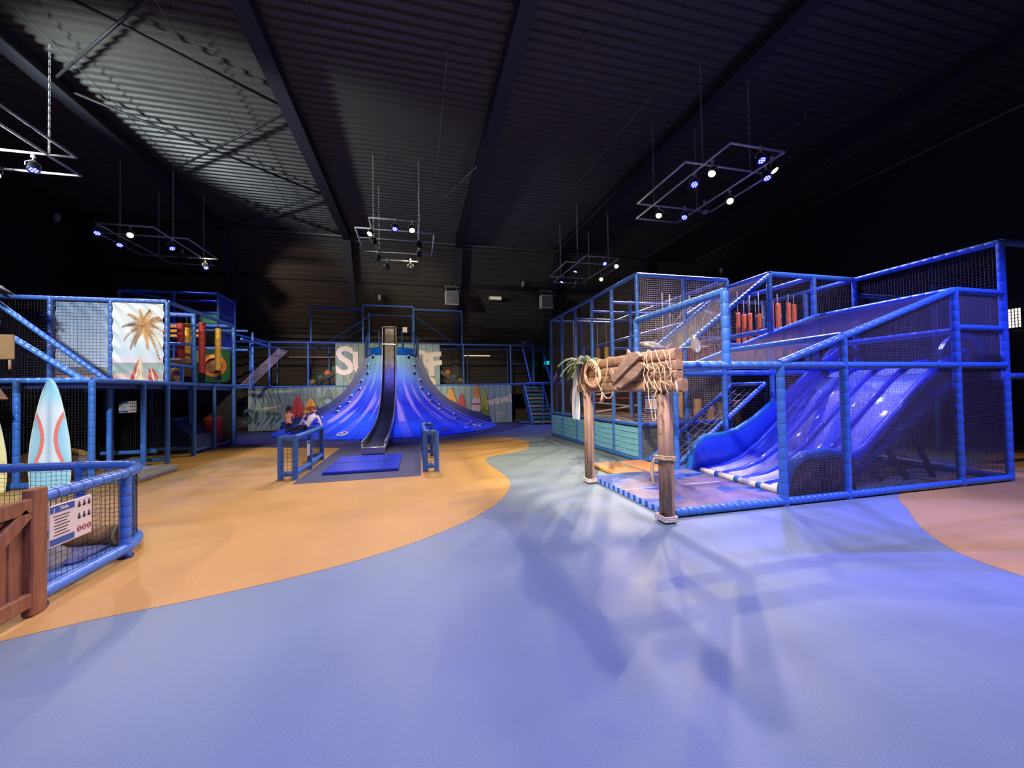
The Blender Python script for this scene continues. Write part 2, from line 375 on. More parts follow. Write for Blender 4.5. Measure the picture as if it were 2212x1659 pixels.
# steel portal frames: rafter, then leaning leg
for i, x in enumerate((-8.85, -3.35, 2.3, 8.0, 13.6)):
    mb = MB()
    mb.box((x, 4.9, 9.47), (0.38, 32, 0.05)); mb.box((x, 4.9, 9.66), (0.05, 32, 0.36)); mb.box((x, 4.9, 9.83), (0.38, 32, 0.04))
    c0, c1 = Vector((x, 20.72, 9.45)), Vector((x, 23.7, 4.4)); R = Matrix.Rotation(-math.atan2((c0-c1).y*-1, (c0-c1).z)*-1, 3, 'X')
    ang = math.atan2(c1.y-c0.y, c0.z-c1.z); R = Matrix.Rotation(ang, 3, 'X'); mid = (c0+c1)/2; LL = (c1-c0).length
    mb.box(mid+R @ Vector((0, -0.16, 0)), (0.38, 0.05, LL), R=R); mb.box(mid, (0.05, 0.36, LL), R=R); mb.box(mid+R @ Vector((0, 0.16, 0)), (0.38, 0.05, LL), R=R)
    mb.box((x, 23.6, 2.2), (0.38, 0.3, 4.4))
    obj('rafter', mb, beam_paint, ceiling)
def rod(a, b, r=0.02, m=black_paint, nm='tie_rod'): return obj(nm, MB().tube([a, b], r, 6), m, ceiling)
for a, b in (((-6.6, 9.4, 9.6), (-3.45, 11.7, 9.6)), ((-8.6, 12.3, 9.6), (-3.6, 16.5, 9.6)), ((-8.6, 16.3, 9.6), (-3.5, 20.6, 9.6)), ((-4.6, 8.6, 9.6), (-8.6, 11.8, 9.6)), ((-3.6, 12.0, 9.6), (-8.6, 16.1, 9.6)), ((-3.6, 16.5, 9.6), (-8.6, 20.6, 9.6)), ((-8.6, 8.1, 9.6), (-6.6, 9.4, 9.6))):
    rod(a, b, 0.035, nm='wind_brace')
for a, b in (((-7.74, 2, 9.6), (-7.95, 20.6, 9.6)), ((-4.93, 2, 9.6), (-5.19, 20.6, 9.6)), ((0.78, 9, 9.6), (0.8, 17.7, 9.6)), ((6.29, 8.96, 9.6), (5.98, 17.6, 9.6)), ((11.4, 8.9, 9.6), (10.7, 11.8, 9.6)), ((14.9, 6, 9.6), (14.2, 18, 9.6))):
    rod(a, b, 0.012, chain_metal, 'hanger_wire')
rod((1.02, 16.1, 9.55), (2.51, 12.2, 9.5), 0.018, chain_metal, 'hanger_wire')
for x, y in ((-4.93, 9.38), (0.78, 9.02), (6.29, 8.96), (-2.1, 8.4), (11.4, 8.9), (3.8, 8.0)):
    obj('ceiling_hook', MB().tube([(x, y, 9.86), (x, y, 9.7), (x+.02, y, 9.62)], 0.018, 6), grey_metal, ceiling)

# ================================================================== LIGHTING RIGS
def make_rig(cx, cy, z, label, drops):
    t = thing('lighting_rig', label, 'lighting rig', (cx, cy, z))
    def bar(a, b): obj('bar', MB().tube([(cx+a[0], cy+a[1], z), (cx+b[0], cy+b[1], z)], 0.028, 8), rig_metal, t)
    bar((-.77, -1.95), (.77, -1.95)); bar((-.77, 1.95), (.77, 1.95)); bar((-.77, -1.95), (-.77, 1.95)); bar((.77, -1.95), (.77, 1.95))
    bar((-1.3, -1.1), (1.3, -1.1)); bar((-1.3, 1.05), (1.3, 1.05)); bar((-1.3, -1.1), (-1.3, 1.05)); bar((1.3, -1.1), (1.3, 1.05))
    for dx, dy in drops:
        mb = MB(); top = 9.84; nL = int((top-z)/0.09)
        for k in range(nL):
            a = z+(top-z)*k/nL; b = z+(top-z)*(k+1)/nL; q = 0.016
            if k % 2: mb.tube([(cx+dx-q, cy+dy, a-.008), (cx+dx+q, cy+dy, a-.008), (cx+dx+q, cy+dy, b+.008), (cx+dx-q, cy+dy, b+.008)], 0.009, 4, closed=True)
            else: mb.tube([(cx+dx, cy+dy-q, a-.008), (cx+dx, cy+dy+q, a-.008), (cx+dx, cy+dy+q, b+.008), (cx+dx, cy+dy-q, b+.008)], 0.007, 4, closed=True)
        obj('chain', mb, rig_metal, t)
    mb = MB()                                                   # slack power cable along the rig
    pts = [(cx-.77+0.02, cy-1.9+i*0.24, z+0.03+0.03*sin(i*1.7)) for i in range(17)]; mb.tube(pts, 0.012, 5); obj('cable', mb, black_metal, t)
    return t
def lamp(kind, loc, aim, z, label, grp=None, beam=True, power=None, angle=None, col=None):
    # a par can hanging on a yoke under the rig bar at height z, pointing at aim
    p = Vector(loc); d = (Vector(aim)-p).normalized(); u, v = basis(d)
    t = thing({'warm': 'warm_spotlight', 'blue': 'blue_par_light', 'cyan': 'blue_par_light', 'off': 'unlit_spotlight'}[kind], label, 'spotlight', p, grp)
    r = 0.095 if kind != 'blue' else 0.10; mb = MB(); R = []
    for s, k in ((-.13, .45), (-.12, .75), (-.02, .95), (.06, 1.0), (.10, 1.08), (.10, .96), (.075, .94)):
        R.append([p+d*s+(u*cos(2*pi*i/16)+v*sin(2*pi*i/16))*r*k for i in range(16)])
    mb.rings(R, True); h = obj('housing', mb, black_metal, t)
    mb = MB(); side = Vector((d.y, -d.x, 0)); side = side.normalized() if side.length > .05 else Vector((1, 0, 0)); q = side*(r*1.15); top = Vector((p.x, p.y, z))
    mb.tube([p+q, p+q+Vector((0, 0, .08)), Vector((p.x, p.y, p.z+r+.07)), p-q+Vector((0, 0, .08)), p-q], 0.01, 6); mb.tube([Vector((p.x, p.y, p.z+r+.06)), top], 0.012, 6)
    mb.box(top, (.07, .05, .07)); obj('yoke', mb, rig_metal, t)
    disc = lambda c, rr, th: MB().cyl(c, c+d*th, rr, n=16)
    if kind == 'warm':
        obj('lens', disc(p+d*.08, r*.9, .012), warm_lens, t)
    elif kind in ('blue', 'cyan'):
        ln = obj('lens', disc(p+d*.078, r*.9, .006), blue_lens, t)
        mb = MB()
        for i in range(7):
            c = p+d*.086 + ((u*cos(i*pi/3)+v*sin(i*pi/3))*r*.55 if i < 6 else Vector((0, 0, 0)))
            mb.cyl(c, c+d*.006, r*.17, n=8)
        x = obj('led', mb, blue_dot if kind == 'blue' else cyan_dot, ln); x['kind'] = 'stuff'
    else:
        obj('lens', disc(p+d*.078, r*.9, .006), grey_metal, t)
    if beam and kind != 'off':
        tint = col or {'warm': WARM, 'blue': BLUE, 'cyan': (0.15, 0.45, 1.0)}[kind]
        spot_light(p+d*.13, aim, tint, power or (WP if kind == 'warm' else BP), angle or 62, 0.7, 0.05)
    return t
WP, BP = 1500, 1900
RZ = 7.2
drops = ((-.72, -1.0), (.8, -.95), (-.72, 1.05), (.8, 1.05))
make_rig(7.8, 9.15, RZ, 'lighting rig of crossed bars on chains over the slide cage at right', drops)
make_rig(-.65, 14.75, RZ, 'lighting rig of crossed bars on chains above the blue climbing cone', drops)
make_rig(7.65, 16.6, RZ, 'dim far lighting rig behind the plank sided tower', drops)
make_rig(-9.1, 16.9, RZ, 'lighting rig above the rear left tower', drops)
make_rig(-8.9, 9.9, RZ, 'lighting rig cut off at the left edge above the surfboards', drops)
# lamps seen in the photograph, all hanging from their rigs
lamp('warm', (7.15, 7.9, 6.95), (2.2, 5.8, 0), RZ, 'warm spotlight second along the near bar of the rig over the slides', power=1040, angle=66)
lamp('warm', (7.24, 10.19, 6.95), (3.2, 7.0, 0), RZ, 'warm spotlight at the left end of the rig over the slides', power=680)
lamp('warm', (8.71, 9.01, 6.95), (3.6, 3.6, 0), RZ, 'warm spotlight low in the middle of the rig over the slides', power=880)
lamp('warm', (8.49, 7.47, 6.95), (10.5, 3.6, 0), RZ, 'warm spotlight at the right end of the rig over the slides', power=440)
lamp('blue', (7.07, 8.45, 6.95), (3.6, 4.2, 0), RZ, 'blue LED light beside the warm lamp at the middle of the slide rig', power=630)
lamp('blue', (7.85, 7.2, 6.95), (7.2, 3.4, 0), RZ, 'largest blue LED light at the right end of the slide rig', power=3600)
lamp('blue', (8.64, 7.77, 6.95), (7.6, 5.0, 0.5), RZ, 'lower blue LED light at the right end of the slide rig', power=3000)
lamp('blue', (8.1, 10.13, 6.95), (5.2, 8.2, 2), RZ, 'blue LED light at the lower left of the slide rig', power=630)
lamp('off', (8.46, 9.7, 6.95), (6, 6, 0), RZ, 'unlit spotlight on the slide rig between two lit lamps', beam=False)
lamp('warm', (-1.42, 13.34, 6.95), (-4.3, 9.2, 0), RZ, 'warm spotlight at the left of the rig above the cone', power=800, angle=70)
lamp('warm', (-.1, 12.8, 6.95), (.6, 7.6, 0), RZ, 'brightest warm spotlight at the right of the rig above the cone', power=920, angle=72)
lamp('warm', (.15, 15.08, 6.95), (-.4, 22.5, 6.0), RZ, 'warm spotlight aimed sideways at the far right of the cone rig', power=220)
lamp('blue', (-.62, 12.78, 6.95), (-1.1, 9.2, 0), RZ, 'blue LED light between the two big warm lamps of the cone rig', power=840, angle=36)
lamp('blue', (-1.41, 14.11, 6.95), (-1.8, 16.2, .6), RZ, 'blue LED light under the left warm lamp of the cone rig', power=620)
lamp('blue', (.14, 14.12, 6.95), (-.2, 16.4, .6), RZ, 'blue LED light under the right warm lamp of the cone rig', power=620)
lamp('blue', (-1.43, 15.8, 6.95), (-5.8, 18.4, .5), RZ, 'blue LED light tilted left at the bottom of the cone rig', power=546)
lamp('off', (-1.15, 16.65, 6.9), (-1.15, 17.2, 0), RZ, 'unlit lamp left on the far bar of the cone rig', beam=False)
lamp('off', (-.2, 16.5, 6.9), (-.2, 17.2, 0), RZ, 'unlit lamp right on the far bar of the cone rig', beam=False)
lamp('warm', (8.4, 14.85, 6.95), (5.2, 11.0, 3.2), RZ, 'warm spotlight at the right end of the dim far rig', power=1500)
lamp('warm', (8.66, 16.82, 6.95), (6.2, 9.5, 3.5), RZ, 'smaller warm spotlight low on the dim far rig', power=900)
lamp('blue', (6.9, 15.73, 6.95), (4.4, 15.6, 0), RZ, 'blue LED light in the middle of the dim far rig', power=504)
lamp('blue', (7.7, 14.64, 6.95), (7.4, 10, 3), RZ, 'blue LED light at the top right of the dim far rig', power=378)
lamp('blue', (6.9, 17.38, 6.95), (4.0, 17.4, 0), RZ, 'blue LED light at the lower left of the dim far rig', power=546)
lamp('off', (8.0, 18.3, 6.9), (8, 18.6, 0), RZ, 'unlit round lamp hanging low under the dim far rig', beam=False)
lamp('off', (8.42, 17.95, 6.9), (9, 17, 0), RZ, 'unlit square lamp hanging low under the dim far rig', beam=False)
lamp('warm', (-9.02, 15.05, 6.95), (-6.4, 10.5, 3), RZ, 'warm spotlight on the near bar of the rear left rig', power=520)
lamp('warm', (-8.64, 17.17, 6.95), (-4.6, 22.8, 6.6), RZ, 'warm spotlight at the lower right of the rear left rig', power=300)
lamp('blue', (-9.85, 15.0, 6.95), (-8.6, 12, 2), RZ, 'blue LED light at the left end of the rear left rig', power=378)
lamp('blue', (-9.9, 16.02, 6.95), (-8, 13, 2), RZ, 'blue LED light second from the left on the rear left rig', power=378)
lamp('blue', (-8.4, 16.04, 6.95), (-6.6, 14.6, 4), RZ, 'blue LED light in the middle of the rear left rig', power=504)
lamp('blue', (-8.35, 18.19, 6.95), (-6.6, 17.0, 4), RZ, 'blue LED light at the far right end of the rear left rig', power=462)
lamp('cyan', (-8.13, 9.75, 6.95), (-6.2, 8.8, 1), RZ, 'pale blue LED light inside the rig at the left edge', power=630)
lamp('blue', (-8.5, 11.1, 6.95), (-7.2, 9.8, 2.5), RZ, 'deep blue LED light under the end bar of the left edge rig', power=714)
lamp('warm', (-9.55, 11.55, 6.95), (-6.5, 8.4, .8), RZ, 'warm spotlight just inside the left edge of the picture', power=360)
# rigs of the same kind behind and above the viewer, outside the frame, that light the near floor
def off_rig(cx, cy, lamps, label):
    make_rig(cx, cy, RZ, label, drops)
    for i, (kind, dx, dy, aim, pw, an, *tint) in enumerate(lamps):
        lamp(kind, (cx+dx, cy+dy, 6.95), aim, RZ, 'spotlight %s of the %s' % (('first', 'second', 'third', 'fourth', 'fifth', 'sixth', 'seventh', 'eighth', 'ninth', 'tenth')[i], label), power=pw, angle=an, col=tint[0] if tint else None)
off_rig(-.65, .8, [('warm', -.77, 1.0, (-2.6, 5.6, 0), 420, 66), ('blue', .77, 1.2, (1.2, 2.4, 0), 1200, 84), ('warm', .77, .6, (3.7, 7.0, 1.5), 2900, 50), ('blue', -.77, -.6, (-1.6, 1.8, 0), 700, 80), ('warm', 0.0, 1.9, (-1.1, 17.5, 2.2), 5200, 28), ('warm', -.5, 1.9, (-5.8, 19.0, 1.6), 3400, 26), ('warm', .5, 1.9, (3.2, 19.0, 1.6), 2600, 24), ('warm', .3, -.3, (1.0, 2.2, 0), 620, 100), ('warm', -.77, -1.0, (-6.6, 8.6, 1.0), 4200, 17, (.72, .9, 1.0)), ('warm', 0.0, -1.0, (2.9, 5.0, 1.5), 900, 34)], 'lighting rig overhead in front of the viewer')
off_rig(7.4, .6, [('warm', -.77, 1.2, (5.0, 4.0, 1.2), 420, 60), ('blue', -.77, .2, (3.4, 2.0, 0), 1100, 80), ('warm', .77, -.3, (6.2, 2.2, 0), 480, 84), ('blue', .77, 1.2, (7.6, 4.2, 1.2), 2600, 56), ('warm', 0.0, 1.9, (8.2, 8.0, 3.2), 900, 34)], 'lighting rig off to the right of the viewer')
off_rig(-8.9, 1.5, [('warm', .77, 1.2, (-3.4, 5.0, .4), 600, 50), ('warm', .77, 0, (-6.4, 9.4, 1.2), 600, 44), ('blue', .77, -.9, (-3, 4.0, 0), 500, 60), ('warm', 0, 1.9, (-6.6, 11.2, 3), 2000, 40, (1.0, .92, .84)), ('warm', .5, 1.9, (-6.0, 14, 1.5), 1200, 36)], 'lighting rig off to the left of the viewer')
# a cool work lamp hung left of the first rafter, outside the frame, shining across the roof sheets
t = thing('work_floodlight', 'cool white floodlight on a drop pole left of the first rafter shining across the roof', 'floodlight', (-10.5, 9.0, 6.5))
obj('housing', MB().rbox((-10.6, 8.93, 6.5), (.24, .4, .34), .03, R=Matrix.Rotation(.65, 3, 'Z')), black_metal, t); obj('drop_pole', MB().tube([(-10.62, 8.92, 6.6), (-10.62, 8.92, 9.84)], .025, 8), grey_metal, t)
obj('lens', MB().box((-10.49, 9.01, 6.5), (.02, .34, .26), R=Matrix.Rotation(.65, 3, 'Z')), mat('cool_lens', (.9, .95, 1), emit=(.8, .92, 1), es=6), t)
spot_light((-10.42, 9.06, 6.53), (-4.4, 14.0, 9.9), COOL, 2600, 62, 0.5, 0.35)

# ================================================================== WALL FITTINGS
def heater(x, y, z, label):
    t = thing('unit_heater', label, 'heater', (x, y, z))
    obj('casing', MB().rbox((x, y, z), (.74, .42, .76), .02), white_board, t)
    f = obj('louvre_frame', MB().box((x, y-.215, z), (.66, .02, .68)), grey_metal, t)
    for k in range(11): obj('louvre', MB().box((x, y-.235, z-.3+k*.06), (.62, .03, .02), R=Matrix.Rotation(.5, 3, 'X')), chain_metal, f)
    mb = MB()
    for s in (-.3, .3): mb.box((x+s, y, z+.5), (.03, .04, .3))
    mb.box((x, y, z+.65), (.8, .06, .06))
    for s in (-.16, .18): mb.box((x+s, y+.2, z+.78), (.03, .5, .03)); mb.box((x+s, y, z+.72), (.03, .03, .14))
    mb.box((x, y+.5, z+.65), (.7, .8, .04)); obj('bracket', mb, chain_metal, t)
heater(1.93, 21.3, 6.8, 'grey louvred unit heater on the back wall above the central deck')
heater(7.42, 21.3, 6.82, 'grey louvred unit heater on the back wall near the plank tower')
t = thing('emergency_light', 'cream emergency light box on the dark back wall between the heaters', 'light', (4.55, 22.1, 7.1))
obj('case', MB().rbox((4.55, 22.15, 7.13), (.76, .3, .24), .03), white_board, t)
obj('diffuser', MB().rbox((4.55, 21.98, 7.1), (.66, .06, .15), .02), mat('cream_diffuser', srgb(240, 220, 160), emit=(1, .85, .5), es=.25), t)
def speaker(c, R, label):
    t = thing('loudspeaker', label, 'loudspeaker', c)
    obj('cabinet', MB().rbox(c, (.16, .16, .3), .03, R=R), white_plastic, t)
    obj('bracket', MB().box(Vector(c)+R @ Vector((0, .1, -.2)), (.06, .3, .08), R=R), grey_metal, t)
    obj('grille', MB().box(Vector(c)+R @ Vector((0, -.09, .02)), (.12, .01, .22), R=R), white_board, t)
speaker((6.15, 21.75, 7.95), Matrix.Rotation(.25, 3, 'Y'), 'small white loudspeaker tilted on the back wall by the right heater')
speaker((-1.94, 22.3, 6.95), Matrix.Rotation(0, 3, 'Y'), 'small white loudspeaker on the back wall above the cone')
speaker((17.15, 18.5, 8.4), Matrix.Rotation(-1.2, 3, 'Z'), 'small white loudspeaker on the right wall above the tower')
speaker((-13.95, 19.2, 8.9), Matrix.Rotation(1.2, 3, 'Z'), 'small pale loudspeaker high on the left wall')
t = thing('exit_sign', 'green lit exit sign hanging above the far stairs', 'sign', (8.03, 23.0, 3.39))
exit_green = mat('exit_green', (0.0, .5, .3), emit=(0.0, .85, .5), es=.9)
obj('panel', MB().rbox((8.03, 23.0, 3.39), (.42, .06, .2), .01), exit_green, t)
obj('arrow', MB().prism([(-.04, -.03), (.06, -.03), (.06, -.06), (.13, 0), (.06, .06), (.06, .03), (-.04, .03)], (8.08, 22.965, 3.39), (1, 0, 0), (0, 0, 1), (0, -1, 0), .006), white_plastic, t)
obj('running_figure', MB().prism([(-.16, -.07), (-.12, -.07), (-.11, -.02), (-.08, -.07), (-.05, -.07), (-.08, 0), (-.06, .03), (-.1, .05), (-.1, .08), (-.14, .08), (-.14, .04), (-.17, .01)], (8.03, 22.965, 3.39), (1, 0, 0), (0, 0, 1), (0, -1, 0), .006), white_plastic, t)
obj('hanger', MB().tube([(7.9, 23.0, 3.49), (7.9, 23.0, 4.85)], .012, 6).tube([(8.16, 23, 3.49), (8.16, 23, 4.85)], .012, 6), grey_metal, t)
t = thing('lit_wall_panel', 'bright gridded window panel glowing beyond the slide cage', 'window', (17.15, 7.45, 3.5))
obj('pane', MB().box((17.22, 7.43, 3.53), (.04, .26, .56)), mat('lit_pane', (1, .9, .85), emit=(1, .85, .78), es=1.2), t)
for k in range(1, 4): obj('glazing_bar', MB().box((17.19, 7.30+.065*k, 3.53), (.03, .012, .56)), black_metal, t)
for k in range(1, 6): obj('glazing_bar', MB().box((17.19, 7.43, 3.25+.093*k), (.03, .26, .012)), black_metal, t)
obj('frame', MB().box((17.2, 7.43, 3.84), (.08, .34, .06)).box((17.2, 7.43, 3.22), (.08, .34, .06)).box((17.2, 7.27, 3.53), (.08, .06, .66)).box((17.2, 7.59, 3.53), (.08, .06, .66)), black_metal, t)
def batten(x0, x1, z, pw, col, label):
    t = thing('strip_light', label, 'strip light', ((x0+x1)/2, 23.6, z))
    obj('body', MB().rbox(((x0+x1)/2, 23.68, z), (x1-x0, .1, .07), .015), grey_metal, t)
    obj('tube', MB().tube([(x0+.04, 23.6, z-.03), (x1-.04, 23.6, z-.03)], .02, 8), mat('tube_glow', (1, .8, .6), emit=col, es=pw), t)
batten(2.75, 4.5, 3.9, 1.0, (1, .74, .42), 'warm strip light on the ribbed wall behind the right of the deck')
batten(-6.9, -3.6, 3.75, .10, (1, .6, .5), 'faint pinkish strip light on the ribbed wall behind the left of the deck')
# ================================================================== RIGHT: NETTED SLIDE CAGE
Y0, Y1, Y2 = 4.2, 6.4, 7.5
sc_t = thing('slide_cage', 'large blue padded tube cage netted in black around the wave slide', 'play structure', (6.2, 5.8, 0))
RP = .052
def cpost(x, y, z0, z1, p=.165): rail('post', (x, y, z0), (x, y, z1), sc_t, RP, p)
def crail(a, b, p=.165, r=RP): rail('rail', a, b, sc_t, r, p)
for x, z1 in ((2.98, 1.88), (4.8, 1.9), (5.93, 2.35), (8.27, 3.09), (9.43, 3.95)): cpost(x, Y0, 0, z1)
for x, z1 in ((4.8, 1.9), (5.93, 2.35), (7.1, 3.95), (8.27, 3.95), (9.43, 3.95)): cpost(x, Y1, 0, z1, .2)
cpost(2.98, Y1-.08, 0, 1.88, .2)
for x in (9.43, 7.1): cpost(x, 7.5, 2.0, 3.95, .25)
for x in (8.27, 9.43): cpost(x, 8.7, 0, 3.95, .25)
crail((2.98, Y0, 1.9), (9.43, Y0, 1.9)); crail((2.98, Y0, .06), (9.43, Y0, .06), .1)
crail((4.8, Y1, 1.9), (9.43, Y1, 1.9), .2); crail((4.8, Y1+.05, .06), (9.43, Y1+.05, .06), .2)
crail((2.98, Y0, 1.88), (2.98, Y1-.08, 1.88)); crail((9.43, Y0, 1.9), (9.43, Y1, 1.9)); crail((9.43, Y0, .06), (9.43, Y1, .06))
crail((4.8, Y0, 1.93), (8.27, Y0, 3.09)); crail((4.8, Y1, 1.93), (8.27, Y1, 3.09), .14)
crail((5.93, Y0, 2.33), (5.93, Y1, 2.33)); crail((8.27, Y0, 3.09), (8.27, Y1, 3.09)); crail((8.27, Y0, 3.09), (9.43, Y0, 3.09))
crail((8.27, Y0, 2.45), (8.27, Y1, 2.45), .2); crail((8.27, Y0+.02, 2.5), (9.43, Y0+.02, 2.5), .2); crail((5.93, Y1, 2.45), (8.27, Y1, 2.45), .2)
crail((9.43, Y0, 3.95), (9.43, 8.7, 3.95)); crail((7.1, Y1, 3.95), (9.43, Y1, 3.95), .14); crail((7.1, Y1, 3.95), (7.1, Y2, 3.95))
crail((9.43, Y0, 3.95), (11.9, Y0-.1, 3.95)); crail((9.43, Y0, 1.72), (11.9, Y0, 1.72)); crail((9.43, 6.4, 3.6), (11.9, 6.4, 3.6), .2)
cpost(11.9, Y0, 0, 3.95); cpost(11.9, 6.4, 0, 3.95, .2)
crail((7.1, Y1, 3.92), (4.72, Y1, 2.2), .1); crail((7.1, Y2, 3.95), (4.72, Y2, 2.2), .1); crail((4.72, Y1, 2.2), (4.72, Y2, 2.2))
crail((7.1, Y1, 2.78), (7.1, 8.7, 2.78), .16); crail((8.27, Y1, 2.95), (8.27, 8.7, 2.95), .16); crail((7.1, 8.7, 2.95), (9.43, 8.7, 2.95), .2); crail((7.1, 8.7, 3.95), (9.43, 8.7, 3.95), .2); crail((8.27, Y1, 3.95), (8.27, 8.7, 3.95), .2)
# raised frame above the arch end
for y in (Y0, Y1-.1): cpost(3.93, y, 1.9, 2.87, .16)
crail((3.93, Y0, 2.87), (3.93, Y1-.1, 2.87), .16); crail((3.93, Y0, 1.9), (3.93, Y1-.1, 1.9), .2)
# netting
NF, NW = .024, .0048
def cnet(p, s=NF, wd=NW, du=(1, 0, 0), m=None): net(p, s, wd, du, 'net_panel', m or net_fine, sc_t)
for x0, x1 in ((4.8, 5.93), (5.93, 8.27), (8.27, 9.43)): cnet([(x0, Y0, .06), (x1, Y0, .06), (x1, Y0, 1.9), (x0, Y0, 1.9)])
cnet([(4.8, Y0, 1.9), (8.27, Y0, 1.9), (8.27, Y0, 3.09)]); cnet([(8.27, Y0, 1.9), (9.43, Y0, 1.9), (9.43, Y0, 3.09), (8.27, Y0, 3.09)])
cnet([(9.43, Y0, .06), (9.43, Y1, .06), (9.43, Y1, 3.95), (9.43, Y0, 3.95)], .05, .005, (0, 1, 0))
cnet([(4.8, Y0, 1.93), (8.27, Y0, 3.09), (8.27, Y1, 3.09), (4.8, Y1, 1.93)], .03, .004, (0, 1, 0), net_lilac)
cnet([(4.72, Y1, 2.2), (7.1, Y1, 3.92), (7.1, Y2, 3.95), (4.72, Y2, 2.2)], .045, .005, (0, 1, 0), net_grey)
cnet([(4.72, Y1, 2.2), (7.1, Y1, 3.92), (7.1, Y1, 2.2)], .045, .004, (1, 0, 0), net_brown)
cnet([(7.1, Y1, 2.78), (9.43, Y1, 2.78), (9.43, Y1, 3.95), (7.1, Y1, 3.95)], .045, .003, (1, 0, 0), net_brown)
cnet([(3.93, Y0, 1.9), (3.93, Y1-.1, 1.9), (3.93, Y1-.1, 2.87), (3.93, Y0, 2.87)], .045, .003, (0, 1, 0), net_brown)
cnet([(4.8, Y1, .06), (9.43, Y1, .06), (9.43, Y1, 1.9), (4.8, Y1, 1.9)], .05, .003, (1, 0, 0), net_black)
# upper decks and dark lining
obj('deck', MB().box((9.0, 5.4, 1.93), (.86, 2.0, .1)).box((8.27, 7.55, 1.93), (2.3, 2.2, .1)), vinyl_dark, sc_t)
obj('dark_backdrop', MB().box((8.3, 8.8, 1.0), (2.4, .04, 1.9)), dark_void, sc_t)
# climbing net ramp beside the slide
for y in (6.52, 7.38): rail('ramp_rail', (4.86, y, .1), (7.05, y, 1.68), sc_t, .045, .08)
rail('ramp_rail', (7.05, 6.52, 1.68), (7.05, 7.38, 1.68), sc_t, .045, .08); rail('ramp_rail', (4.86, 6.52, .08), (4.86, 7.38, .08), sc_t, .045, .08)
mb = MB()
for i in range(1, 13):
    t = i/13; a = Vector((4.86+2.19*t, 6.52, .1+1.58*t)); b = a+Vector((0, .86, 0)); mb.tube([a+(b-a)*q/6+Vector((0, 0, -.12*sin(pi*q/6))) for q in range(7)], .008, 5)
for j in range(1, 5):
    y = 6.52+.86*j/5; mb.tube([Vector((4.86+2.19*q/14, y, .1+1.58*q/14-.12*sin(pi*j/5))) for q in range(15)], .008, 5)
x = obj('climbing_net', mb, chain_metal, sc_t); x['kind'] = 'stuff'

# hanging orange foam rollers on the upper deck
for i, (x, zt) in enumerate(((7.57, 3.42), (7.78, 3.40), (7.99, 3.44), (8.2, 3.42), (8.62, 3.74), (8.85, 3.72), (9.12, 3.72), (9.33, 3.70))):
    y = 7.7 + .03*(i % 3)
    t = thing('foam_roller', '%s orange foam roller hanging on the upper deck, counted from the arch side' % ('first second third fourth fifth sixth seventh eighth'.split()[i]), 'foam roller', (x, y, 2.5), 'orange foam rollers on the upper deck')
    obj('roller', pad((x, y, 2.35), (x+.01, y, zt), .05, 9, 12, False), [foam_orange, net_black], t)
    obj('rope', MB().tube([(x, y, zt), (x, y, 3.95)], .01, 6), rope_white, t)
# knotted ropes on the deck behind the slide top
for i in range(9):
    x = 8.4+.35*i; y = 8.2+.12*(i % 3); t = thing('hanging_rope', 'pale knotted rope dangling over the slide deck, %s from the left' % ORD[i], 'rope', (x, y, 2.2), 'knotted ropes behind the slide deck')
    mb = MB().tube([(x, y, 3.95), (x+.03*sin(i), y, 3.1), (x+.05*sin(i*2), y, 2.3)], .011, 6)
    for k in range(3): mb.ell((x+.02*sin(i), y, 3.5-.4*k), (.025, .025, .04), 8, 6)
    obj('cord', mb, rope_white, t)
# sunken dark beams, yellow posts behind the slide
for i, (x, y, h) in enumerate(((6.7, 8.1, 1.35), (7.0, 8.0, 1.2), (7.4, 8.15, 1.25), (7.75, 8.0, 1.3))):
    t = thing('foam_column', 'short yellow foam column standing in the dark behind the slide, %s from the arch' % ('first second third fourth'.split()[i]), 'foam column', (x, y, 0), 'yellow foam columns behind the slide')
    obj('column', pad((x, y, 0), (x, y, h), .085, .3, 12, False), [foam_yellow, net_black], t)

# ------------------------------------------------------------------ wave slide
SLX = [5.22, 5.4, 5.75, 6.1, 6.5, 7.0, 7.5, 8.0, 8.4, 8.7, 9.0]
SLZ = [.05, .10, .13, .22, .44, .84, 1.24, 1.62, 1.86, 1.95, 1.97]
TOPX = [5.0, 5.04, 5.15, 5.36, 5.72, 6.1, 6.54, 7.0, 8.09, 8.86, 9.0]
TOPZ = [.05, .3, .52, .68, .69, .77, .99, 1.29, 2.03, 2.46, 2.5]
NTX = [5.0, 5.04, 5.14, 5.36, 5.72, 6.2, 6.4, 6.6, 7.0, 8.0, 8.6, 9.0]
NTZ = [.05, .3, .48, .6, .63, .60, .60, .68, .99, 1.76, 2.15, 2.2]
ys0, ys1 = 4.47, 6.3; LW = (ys1-ys0-.1)/4
sl = thing('wave_slide', 'glossy blue four lane slide running down towards the patterned mat', 'slide', (6.8, 5.4, 0))
def bed_z(x): return float(np.interp(x, SLX, SLZ))
slide_print = vcol_mat('slide_lane_print', .45, .2, .25)
xs = np.linspace(5.22, 9.0, 90); prev = 0
